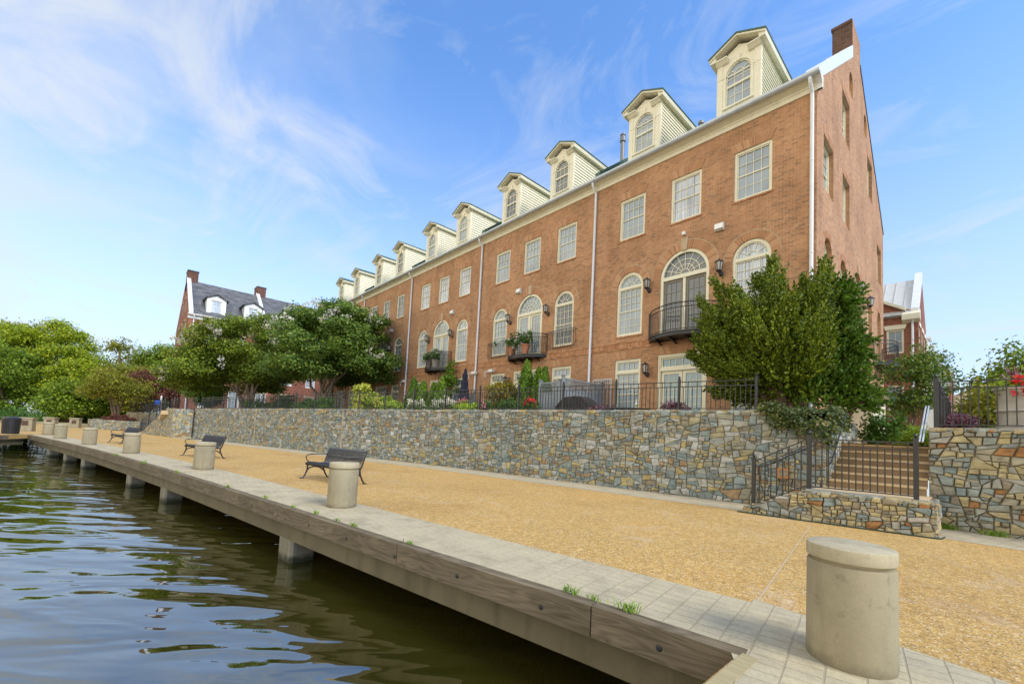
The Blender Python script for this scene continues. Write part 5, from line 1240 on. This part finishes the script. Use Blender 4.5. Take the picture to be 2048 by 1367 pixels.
def cone_shrub(name, label, base, h, r, leaf, seed, group=None, n=None, lsize=.13):
    q = np.random.default_rng(seed); n = n or int(5200*h*r); z = q.random(n)**1.15; a = q.random(n)*2*np.pi
    lump = 1+.16*np.sin(a*3+z*9+seed)+.10*np.sin(a*7-z*17)
    rad = r*np.where(z < .14, .72+2*z, 1.0)*(1-np.maximum(z-.1, 0)/.92)**.8*lump*(.62+.38*q.random(n)**.5)
    P = np.stack([rad*np.cos(a), rad*np.sin(a), z*h], 1)+q.normal(size=(n, 3))*.035
    Nn = np.stack([np.cos(a), np.sin(a), .35+0*a], 1)+q.normal(size=(n, 3))*.5; Nn /= np.linalg.norm(Nn, axis=1, keepdims=True)
    ax = np.stack([.35*np.cos(a), .35*np.sin(a), 1+0*a], 1)+q.normal(size=(n, 3))*.3
    T = thing(name, base, label, 'shrub', group); MB().tube([(0, 0, -.05), (0, 0, h*.6)], [.05, .02], 6).build('trunk', 'bark', T)
    obj('crown', leafmesh('crown', P, Nn, lsize, leaf, .8, ax), T)
for (x, y, h, r, lab) in ((-20.6, -3.0, 2.35, .62, 'leftmost clipped cone evergreen before the third house'), (-19.6, -2.9, 2.1, .55, 'second cone evergreen from the left before the third house'), (-18.6, -2.8, 1.95, .5, 'third and smallest cone evergreen before the third house'), (-17.7, -2.8, 2.2, .58, 'cone evergreen next to the climbing vine and closed umbrella'),
                          (-11.45, -2.0, 2.75, .62, 'tallest cone evergreen beneath the pot balcony'), (-10.75, -1.9, 2.35, .5, 'middle cone evergreen of the three beside the lattice screen'), (-10.15, -2.1, 2.3, .5, 'cone evergreen touching the grey lattice screen')):
    cone_shrub('cone_evergreen', lab, (x, y, tz), h, r, 'l_arb', int(-x*10), 'cone evergreens along the fence')
shrub('bronze_maple_shrub', 'small bronze and green maple shrub before the second house door', (-12.55, -2.2, tz), 1.25, 1.0, 1.9, 'l_maple', 61, 30, .12)
q = random.Random(3)
fl = [(-22.6+q.uniform(-.75, .75), -5.6+q.uniform(-.5, .3), tz+.15+q.uniform(0, 1.45)) for _ in range(46)]
fl = [p for p in fl if abs(p[0]+22.4-(p[2]-tz-.7)*.5) < .62]
shrub('hydrangea', 'large lime-green hydrangea spilling over the wall top', (-22.4, -5.2, tz), .95, .6, 1.5, 'l_lime', 62, 22, .14, ('f_lime', fl, 90, .12, .10))
fl = [(-20.4+q.uniform(-.9, .7), -5.1+q.uniform(-.3, .3), tz+.3+q.uniform(0, .6)) for _ in range(14)]
shrub('hydrangea', 'smaller leafy hydrangea behind the fence right of the large lime one', (-20.3, -4.7, tz), 1.0, .6, 1.0, 'l_lime', 63, 20, .14, ('f_lime', fl, 40, .09, .08))
for x, y, rx, col, lab, sd in ((-16.8, -4.9, .5, 'f_white', 'clump of white petunias behind the fence, left of the umbrella', 64), (-14.4, -4.7, .85, 'f_white', 'wide clump of white petunias behind the fence under the umbrella', 65), (-13.2, -4.5, .25, 'f_pink', 'small pink flower clump beside the white petunias', 66), (-11.9, -4.3, .3, 'f_pink', 'small pale pink flower clump behind the fence by the bronze maple', 67), (-8.9, -4.3, .22, 'f_red', 'low dark red flowers by the grill cover', 68)):
    fl = [(x+q.uniform(-rx, rx), y+q.uniform(-.25, .15), tz+.2+q.uniform(0, .45)) for _ in range(int((46 if col == 'f_white' else 14)*rx)+4)]
    shrub('flower_clump', lab, (x, y, tz), rx, .3, .55, 'l_shrub', sd, 14, .09, (col, fl, 26, .085, .07), 'flowers', 26)
for x, y, rx, h, lf, lab, sd in ((-19.0, -5.2, .8, .6, 'l_lime', 'yellow-green border plants behind the fence before the cone evergreens', 70), (-15.6, -3.6, .6, .7, 'l_shrub', 'dark green border shrub behind the petunias', 71), (-10.4, -3.9, 1.0, .55, 'l_shrub', 'low green border shrub below the three cone evergreens', 72), (-12.4, -4.6, .8, .4, 'l_lime', 'light green edging plant on the wall top by the red flowers', 73),
                                (-25.4, -6.9, 1.6, .8, 'l_shrub', 'grey-green shrub on the wall top under the right flowering tree', 74), (-36.6, -6.5, 2.2, 1.7, 'l_shrub', 'rounded shrub between the two flowering trees', 75), (-40.0, -7.5, 1.5, 1.2, 'l_arb', 'dark shrub right of the left flowering tree trunks', 76), (-30, -6.3, 1.4, 1.0, 'l_shrub', 'low shrub at the foot of the right flowering tree', 77)):
    shrub('border_shrub', lab, (x, y, tz), rx, .6 if rx < 1.3 else 1.2, h, lf, sd, 22, .12)
shrub('climbing_vine', 'green vine climbing the brick wall under the third house balcony', (-20.4, -.5, tz), .55, .35, 4.0, 'l_arb', 78, 34, .12)
shrub('burgundy_plant', 'low burgundy potted foliage before the garden doors', (-2.95, -3.6, tz), .35, .25, .3, 'f_purple', 79, 12, .09, None, 'plant')
shrub('purple_flowers', 'low purple flowers before the first house window', (-6.0, -3.4, tz), .6, .3, .3, 'f_purple', 80, 14, .08, None, 'flowers')

# big juniper with upswept plumes, bright cypress beside it
def plumes(label, name, base, specs, leaf, sprigs, n_per, lsize, seed, droop=0, r0=.16):
    q = np.random.default_rng(seed); PP = []; NN = []; AA = []; B = np.array(base, float)
    T = thing(name, base, label, 'evergreen'); mb = MB(); tips = []
    for (s, e, rad) in specs:
        s = np.array(s, float); e = np.array(e, float); L = np.linalg.norm(e-s); d = (e-s)/L; m = int(sprigs*L*(.4+rad))
        t = np.append(q.random(m-1)**.75, .93); v = q.normal(size=(m, 3)); v -= d*(v@d)[:, None]; v /= np.linalg.norm(v, axis=1, keepdims=True)
        prof = rad*(np.minimum(t/.25, 1)**.6)*(1-t)**.62; k = prof*(.25+.75*q.random(m)**.5)
        c = s+(e-s)*t[:, None]+v*k[:, None]; c[:, 2] += np.sin(t*np.pi)*L*(-.06)-droop*t*t*L
        ax = d*(1.15-2.4*droop)+v*(.75*(1-t)+.12)[:, None]+q.normal(size=(m, 3))*.22+np.array([0, 0, .3-droop*2.2]); ax /= np.linalg.norm(ax, axis=1, keepdims=True)
        sl = (.24+.20*q.random(m))*(.75+rad)
        idx = np.repeat(np.arange(m), n_per); u = q.random(len(idx)); A = ax[idx]
        w = q.normal(size=(len(idx), 3)); w -= A*np.sum(w*A, 1, keepdims=True); w /= np.linalg.norm(w, axis=1, keepdims=True)
        wid = (.085*(1-u)**.7+.008)*(.4+.6*q.random(len(idx)))
        PP.append(c[idx]+A*(u*sl[idx])[:, None]+w*wid[:, None])
        nn = w+q.normal(size=(len(idx), 3))*.5+np.array([0, 0, .25]); NN.append(nn/np.linalg.norm(nn, axis=1, keepdims=True))
        AA.append(A+w*.55+q.normal(size=(len(idx), 3))*.2); tips.append(tuple(s+(e-s)*.8-B))
    limbs(mb, (0, 0, -.1), tips[::2], r0, seed, 4, .05); mb.build('trunk', 'bark', T, smooth=True)
    P = np.concatenate(PP); obj('crown', leafmesh('crown', P-B, np.concatenate(NN), lsize, leaf, .75, np.concatenate(AA)), T)
def jun_specs(seed):
    q = random.Random(seed); S = []
    c = (-.15, -2.3)
    for (px, py, pz, rad) in [(-.66, -2.2, 7.0, .46), (.05, -1.9, 6.3, .5), (-2.05, -2.8, 6.55, .34), (-2.5, -2.7, 6.0, .36), (-1.5, -2.9, 6.2, .42), (-.35, -2.9, 6.0, .5), (.6, -2.0, 6.65, .42), (-1.15, -2.1, 6.7, .42),
                              (-2.35, -2.9, 5.2, .5), (-2.75, -2.5, 4.9, .36), (-1.9, -3.2, 5.4, .5), (-1.0, -3.4, 5.4, .55), (.1, -3.3, 5.3, .55), (.75, -2.8, 5.9, .5), (-2.2, -3.1, 4.5, .5), (-2.75, -2.6, 4.3, .4), (-1.5, -3.5, 4.4, .5), (-.5, -3.7, 4.6, .55), (.5, -3.4, 4.5, .5)]:
        S.append(((c[0]+(px-c[0])*.25, c[1]+(py-c[1])*.25, 3.3+(pz-4)*.28), (px, py, pz), rad*1.5))
        if pz > 5: S.append(((c[0]+(px-c[0])*.3, c[1]+(py-c[1])*.3, 3.4), (c[0]+(px-c[0])*.8+q.uniform(-.25, .25), c[1]+(py-c[1])*.9-.25, 3.2+(pz-3.2)*.66), .75))
    for k in range(26):
        a = q.uniform(0, 2*math.pi); rr = q.uniform(1.0, 2.0)*(.45 if math.cos(a) > .2 else 1); S.append(((c[0], c[1], 3.5), (c[0]+rr*math.cos(a)-.3, c[1]+rr*.7*math.sin(a), q.uniform(2.9, 4.3)), .55))
    return S
plumes('big dark upswept juniper bush hiding the corner of the first house', 'juniper', (-.15, -2.3, 2.3), jun_specs(1), 'l_jun', 50, 32, .085, 4)
S = []; q = random.Random(8)
for k in range(26):
    z = q.uniform(2.9, 6.2); f = 1-(z-2.9)/4.6; a = q.uniform(-2.2, 1.2); rr = .72*f+.12
    S.append(((.85, -1.45, z-.1), (.85+rr*math.cos(a), -1.45+rr*.8*math.sin(a), z-.35+q.uniform(0, .5)), .42))
S += [((.85, -1.4, 4.2), (.85, -1.4, 6.5), .5), ((.9, -1.5, 3), (.95, -1.6, 5.3), .6), ((.6, -1.9, 3.0), (.75, -2.1, 4.6), .6), ((.75, -1.7, 2.6), (.9, -1.9, 3.6), .5), ((.3, -2.3, 2.5), (.4, -2.5, 3.6), .5)]
plumes('bright green drooping cypress to the right of the big juniper', 'cypress', (.85, -1.4, 2.2), S, 'l_bright', 62, 30, .085, 9, .12, .1)
shrub('round_shrub', 'dark rounded shrub at the top of the steps below the shed', (1.7, -.6, 1.65), .55, .6, .95, 'l_shrub', 81, 26, .075, None, 'shrub', 60, .09)
shrub('round_shrub', 'yellow-green rounded shrub right of the shed door', (2.15, 2.3, 1.65), .5, .8, .75, 'l_lime', 82, 22, .075, None, 'shrub', 50, .1)
tree('small_tree', 'small bronze-green tree in front of the brick house with the metal roof', 'tree', (1.95, 6.2, 1.7), blobs_in((1.95, 6.3, 4.3), (1.15, 1.3, 1.6), 34, .5, 83, -.8), 'l_crape_dark', 'bark', .10, 34, .15, 24, .04, None, None, None, 83, .7, .35, 7)
tree('bank_tree', 'leafy tree behind the urn seen through the right fence', 'tree', (4.5, 8.5, 2.0), blobs_in((4.5, 8.5, 4.4), (1.6, 1.6, 2.0), 30, .65, 84, -1), 'l_mid', 'bark', .13, 26, .2, 24, .06, None, None, None, 84, .7, .35, 7)
shrub('hedge_shrub', 'wide yellow-green shrub behind the right-hand fence left of the urn', (3.75, 2.6, 2.0), .75, 1.2, 1.7, 'l_olive', 85, 30, .11)
shrub('hedge_shrub', 'dark low shrub at the corner post of the right-hand fence', (3.3, -2.4, 2.0), .3, .5, .45, 'f_purple', 86, 14, .06, None, 'shrub', 40, .07)
# ivy falling over the wall end
P = []; qn = np.random.default_rng(12)
for k in range(60):
    x = qn.uniform(-.1, 1.3); zt = 2.48-max(0, x-.1)*.4; y = -4.62+.06*x if x < 1.1 else -4.4; z = zt-abs(qn.normal())*.17*(1.5 if x > .1 else .45)+.03
    P.append(np.array([x, y-.02, z])+qn.normal(size=(26, 3))*np.array([.10, .06, .07]))
for k in range(45): P.append(np.array([qn.uniform(-.2, 1.15), qn.uniform(-4.3, -3.3), 2.40-.0])+qn.normal(size=(26, 3))*np.array([.12, .12, .05]))
for k in range(60): P.append(np.array([1.2, qn.uniform(-4.3, -2.2), 2.25])+qn.normal(size=(26, 3))*np.array([.04, .12, .12]))
P = np.concatenate(P); Nn = qn.normal(size=P.shape)*.5+np.array([.1, -.7, .5]); Nn /= np.linalg.norm(Nn, axis=1, keepdims=True)
T = thing('ivy', (.3, -4.4, 2.2), 'dark ivy spilling over the end of the retaining wall under the juniper', 'ivy'); obj('foliage', leafmesh('foliage', P-np.array([.3, -4.4, 2.2]), Nn, .065, 'l_ivy', 1.3), T)

# tufts of grass in the joint of the pier edge
def tuft(x, y, n, s, lab, z=.01, seed=0):
    q = random.Random(seed); V = []
    for k in range(n):
        a = q.uniform(0, 6.28); l = s*q.uniform(.5, 1.1); o = Vector((q.gauss(0, s*.55), q.gauss(0, s*.2), 0)); d = Vector((math.cos(a), math.sin(a), 0)); w = Vector((-d.y, d.x, 0))*.004
        t = q.uniform(.4, 1.1); p1 = o+d*l*.35*t+Vector((0, 0, l*.6)); p2 = o+d*l*t+Vector((0, 0, l*.75))
        V += [o-w, o+w, p1+w*.9, p1-w*.9, p1-w*.9, p1+w*.9, p2+w*.1, p2-w*.1]
    T = quadmesh('grass_tuft', np.array([tuple(v) for v in V]), 'grass'); o = obj('grass_tuft', T, None, (x, y, z), math.atan2(.15, .99)); tag(o, lab, 'weeds', 'weeds along the pier edge')
for k, (x, y, n, s, lab) in enumerate([(.98, -13.42, 46, .085, 'bright grass tuft at the pier edge, left of the widest one near the corner'), (1.22, -13.38, 26, .07, 'small thin weed between the two big tufts near the pier corner'), (1.56, -13.33, 60, .10, 'widest bright grass tuft, closest to the pier corner'), (-1.3, -13.8, 30, .07, 'lone grass tuft midway along the near pier edge'),
                                     (-2.6, -13.99, 34, .07, 'grass tuft right of the second bollard at the pier edge'), (-3.1, -14.05, 24, .06, 'small weed just right of the second bollard'), (-3.75, -14.14, 34, .075, 'grass tuft directly below the second bollard'), (-4.5, -14.27, 26, .06, 'little weed left of the second bollard'),
                                     (-5.7, -14.43, 34, .08, 'grass tuft on the pier edge between the second and third bollards'), (-7.5, -14.75, 34, .08, 'grass tuft farther left between the second and third bollards'), (-10.8, -15.35, 34, .09, 'grass tuft below the third bollard'), (-13.9, -15.92, 44, .12, 'wide grass tuft between the third and fourth bollards'), (-17.2, -16.55, 40, .12, 'grass tuft near the fourth bollard, farthest left')]):
    tuft(x, y, n, s, lab, .015, k)
for k, (x, y, lab) in enumerate([(3.13, -4.12, 'weed clump in the corner between landing and right stone wall'), (3.75, -4.2, 'small grassy weed at the foot of the right stone wall')]): tuft(x, y, 110, .16, lab, .0, 40+k)

# ------------------------------------------------------------------ garden things
T = thing('patio_umbrella', (-16.55, -2.0, tz), 'closed navy patio umbrella on its stand behind the fence', 'umbrella')
MB().tube([(0, 0, 0), (0, 0, 2.85)], .03, 8).build('pole', 'black', T)
mb = MB(); mb.lathe([(.08, .93)]+[(.30-.016*k+.025*math.sin(k*1.9)-(.06 if k == 0 else 0), .95+.135*k) for k in range(14)]+[(.03, 2.82)], 18)
mb.v = [(x*(1+.22*math.sin(5*math.atan2(y, x))), y*(1+.22*math.sin(5*math.atan2(y, x))), z) for x, y, z in mb.v]; mb.build('canopy', 'navy', T, smooth=True)
MB().lathe([(.3, 0), (.3, .05), (.06, .09), (.05, .3)], 16).build('base', 'black', T)
def lattice(label, p0, p1, h, z0=tz, lat=.45):
    T = thing('lattice_screen', (p0[0], p0[1], z0), label, 'screen'); d = Vector((p1[0]-p0[0], p1[1]-p0[1], 0)); L = d.length; u = d/L; P = lambda t, z: u*t+Vector((0, 0, z))
    for t in (0, L): 
        mb = MB(); mb.bar(P(t, 0), P(t, h+.1), .11, .11); a = P(t, h+.1); mb.box(a.x-.08, a.y-.08, a.z, a.x+.08, a.y+.08, a.z+.04); mb.build('post', 'lattice', T)
    mb = MB(); n = round(L/.15)
    for k in range(n): mb.bar(P(.06+(L-.12)*k/n+.07, .05), P(.06+(L-.12)*k/n+.07, h-lat), (L-.12)/n-.008, .02, u.cross(Vector((0, 0, 1))))
    for z in (h, h-lat, .08): mb.bar(P(.05, z), P(L-.05, z), .05, .06)
    k = -lat
    while k < L:
        for s in (1, -1):
            a, b = max(0, k), min(L, k+lat); z = lambda t: (h-lat+(t-k)) if s > 0 else (h-(t-k))
            if b > a+.03: mb.bar(P(a, z(a)), P(b, z(b)), .012, .028, u.cross(Vector((0, 0, 1))))
        k += .11
    mb.build('panel', 'lattice', T)
lattice('grey lattice privacy screen running back to the wall behind the covered grill', (-8.35, -2.85), (-8.3, -.2), 1.62)
lattice('short grey lattice screen between the cone evergreens and the taller post', (-9.6, -2.92), (-8.5, -2.88), 1.45)
lattice('grey lattice screen behind the closed umbrella', (-19.2, -.9), (-17.0, -.9), 1.5)
T = thing('trellis', (-8.35, -.08, tz), 'white metal grid trellis leaning on the brick wall by the downpipe', 'trellis')
mb = MB(); 
for k in range(11): mb.bar((-.5+.1*k, 0, 0), (-.5+.1*k, 0, 1.9), .014, .014)
for k in range(16): mb.bar((-.5, -.008, .05+k*.12), (.5, -.008, .05+k*.12), .012, .012)
border(mb, -.52, 0, .52, 1.92, .03, -.02, .02); mb.build('grid', 'silver', T)
T = thing('covered_grill', (-7.15, -3.35, tz), 'barbecue under a black cover behind the fence', 'covered grill')
mb = MB(); mb.prism([(-.86, 0), (.86, 0), (.8, .36), (.56, .62), (.28, .74), (-.32, .72), (-.6, .6), (-.83, .36)], FX, -.32, .32); me = mb.mesh('cover', 'cover')
bm = bmesh.new(); bm.from_mesh(me); bmesh.ops.triangulate(bm, faces=bm.faces); bmesh.ops.subdivide_edges(bm, edges=bm.edges, cuts=2); 
for v in bm.verts: v.co += Vector((random.gauss(0, .012), random.gauss(0, .012)-.12*(v.co.z-.5)*(1 if v.co.y < 0 else -1)*-1, random.gauss(0, .01)))
bm.to_mesh(me); bm.free(); obj('cover', me, T)
def potted(label, loc, r, h, mat, sd, col='f_white', spread=.35, n=22, base=tz):
    T = thing('flower_pot', loc, label, 'flower pot'); MB().lathe([(r*.68, 0), (r*.95, h*.86), (r*1.06, h*.87), (r*1.08, h), (r*.92, h), (r*.9, h*.9), (.01, h*.88)], 20).build('pot', mat, T, smooth=True)
    q = np.random.default_rng(sd); c = q.normal(size=(26, 3))*spread*np.array([.6, .45, .35])+np.array([0, 0, h+spread*.5]); P = np.repeat(c, 26, 0)+q.normal(size=(26*26, 3))*.08
    nn = q.normal(size=P.shape)+np.array([0, -.5, .5]); nn /= np.linalg.norm(nn, axis=1, keepdims=True); obj('foliage', leafmesh('foliage', P, nn, .1, 'l_shrub'), T)
    c = c[q.integers(0, 26, n)]+q.normal(size=(n, 3))*.12; P = np.repeat(c, 16, 0)+q.normal(size=(16*n, 3))*.035; nn = q.normal(size=P.shape); nn /= np.linalg.norm(nn, axis=1, keepdims=True); obj('blossom', leafmesh('blossom', P, nn, .085, col), T)
potted('left terracotta pot of white flowers on the second house balcony', (-14.15, -.62, 5.88), .23, .52, 'terracotta', 1, spread=.55)
potted('right terracotta pot of white flowers on the second house balcony', (-13.05, -.66, 5.88), .23, .52, 'terracotta', 2, spread=.55)
potted('left pale pot of white flowers on the third house balcony', (-23.2, -.5, 5.88), .25, .6, 'urn', 3, spread=.5, n=34)
potted('right pale pot of white flowers on the third house balcony', (-22.3, -.5, 5.88), .25, .6, 'urn', 4, spread=.6, n=40)
T = thing('stone_urn', (4.25, -2.5, 2.06), 'large grey stone urn with red flowers and dark spiky leaves at the right edge', 'urn')
MB().lathe([(.42, 0), (.42, .14), (.40, .15), (.40, .42), (.44, .43), (.43, .46), (.40, .48), (.37, .62), (.40, .80), (.43, .84), (.44, .88), (.47, .89), (.48, .94), (.42, .95), (.40, .9), (.01, .88)], 40).build('pot', 'urn', T, smooth=True)
qn = np.random.default_rng(5); c = qn.normal(size=(40, 3))*np.array([.25, .2, .09])+np.array([0, 0, 1.0]); P = np.repeat(c, 22, 0)+qn.normal(size=(880, 3))*.05; nn = qn.normal(size=P.shape)+np.array([0, -.4, .6]); nn /= np.linalg.norm(nn, axis=1, keepdims=True)
obj('foliage', leafmesh('foliage', P, nn, .075, 'l_mid'), T)
c = np.stack([qn.uniform(-.15, .55, 24), qn.uniform(-.45, -.15, 24), .93+qn.uniform(-.14, .22, 24)], 1); P = np.repeat(c, 22, 0)+qn.normal(size=(22*24, 3))*.026; nn = qn.normal(size=P.shape); nn /= np.linalg.norm(nn, axis=1, keepdims=True); obj('blossom', leafmesh('blossom', P, nn, .05, 'f_red'), T)
V = []; q = random.Random(6)
for k in range(26):
    a = q.uniform(0, 6.28); t = q.uniform(.1, 1.0)**.8; l = q.uniform(.35, .62); d = Vector((math.cos(a), math.sin(a), 0)); w = Vector((-d.y, d.x, 0))*.014; o = Vector((-.12, 0, .92))
    p1 = o+d*l*t*.5+Vector((0, 0, l*.62)); p2 = o+d*l*t+Vector((0, 0, l*(1.15-.75*t))); V += [o-w*.6, o+w*.6, p1+w, p1-w, p1-w, p1+w, p2+w*.05, p2-w*.05]
obj('spiky_leaves', quadmesh('spiky_leaves', np.array([tuple(v) for v in V]), 'f_purple'), T)
T = thing('spray_bottle', (-4.5, -3.3, tz), 'white spray bottle with yellow label standing on the patio table', 'bottle')
T2 = thing('patio_table', (-4.8, -3.3, tz), 'dark low patio table behind the fence before the garden doors', 'table'); MB().lathe([(.01, .20), (.7, .20), (.7, .235), (.01, .24)], 24).build('table_top', 'iron', T2)
for a in (0.5, 2.6, 4.7): MB().tube([(.5*math.cos(a), .5*math.sin(a), 0), (.4*math.cos(a), .4*math.sin(a), .2)], .02, 6).build('leg', 'iron', T2)
T.location = (-4.45, -3.45, tz+.24); MB().lathe([(.05, 0), (.055, .01), (.055, .17), (.02, .21), (.02, .25), (.03, .26), (.03, .3), (.01, .31)], 14).build('bottle', 'white', T, smooth=True); MB().lathe([(.0565, .05), (.0565, .12)], 14).build('label', 'f_lime', T)
T = thing('spiral_stair', (-39.6, -1.2, tz), 'black spiral iron stair from the fifth house balcony to the garden', 'stair')
mb = MB(); mb.tube([(0, 0, 0), (0, 0, 4.4)], .06, 8); mb.build('column', 'iron', T); mb = MB()
for k in range(16):
    a = k*.45; mb.prism([(.05*math.cos(a), .05*math.sin(a)), (.75*math.cos(a-.2), .75*math.sin(a-.2)), (.75*math.cos(a+.2), .75*math.sin(a+.2))], lambda x, y, z: (x, y, z), .2+k*.21, .25+k*.21); mb.bar((.73*math.cos(a), .73*math.sin(a), .25+k*.21), (.73*math.cos(a), .73*math.sin(a), 1.2+k*.21), .02, .02)
mb.build('tread', 'iron', T)
T = thing('iron_column', (-21.6, -.5, tz), 'ornate black iron post under the third house balcony', 'post'); mb = MB()
for s in (-.12, .12): mb.tube([(s, 0, 0), (s, 0, 3.3)], .02, 6)
for k in range(9): mb.tube([(.11*math.cos(t), 0, .25+.36*k+.13*math.sin(t)) for t in np.linspace(0, 6.28, 10)], .01, 4, False)
mb.build('scrollwork', 'iron', T)
T = thing('sign_post', (-55.6, -13.3, 1.9), 'white post with ball finial and small blue sign by the far steps', 'sign')
MB().lathe([(.06, 0), (.06, 1.5), (.1, 1.52), (.1, 1.56), (.05, 1.6), (.1, 1.72), (.05, 1.82), (.02, 1.9)], 12).build('post', 'white', T, smooth=True)
MB().box(.02, -.5, .85, .07, .0, 1.35).build('sign_panel', 'blue', T)
T = thing('patio_umbrella', (-64.6, -14.1, 1.4), 'open blue patio umbrella under the red maple', 'umbrella'); MB().tube([(0, 0, 0), (0, 0, 2.6)], .03, 6).build('pole', 'white', T)
MB().lathe([(1.3, 2.2), (.7, 2.5), (.02, 2.7), (.02, 2.66), (.7, 2.45), (1.28, 2.17)], 8).build('canopy', 'blue', T)
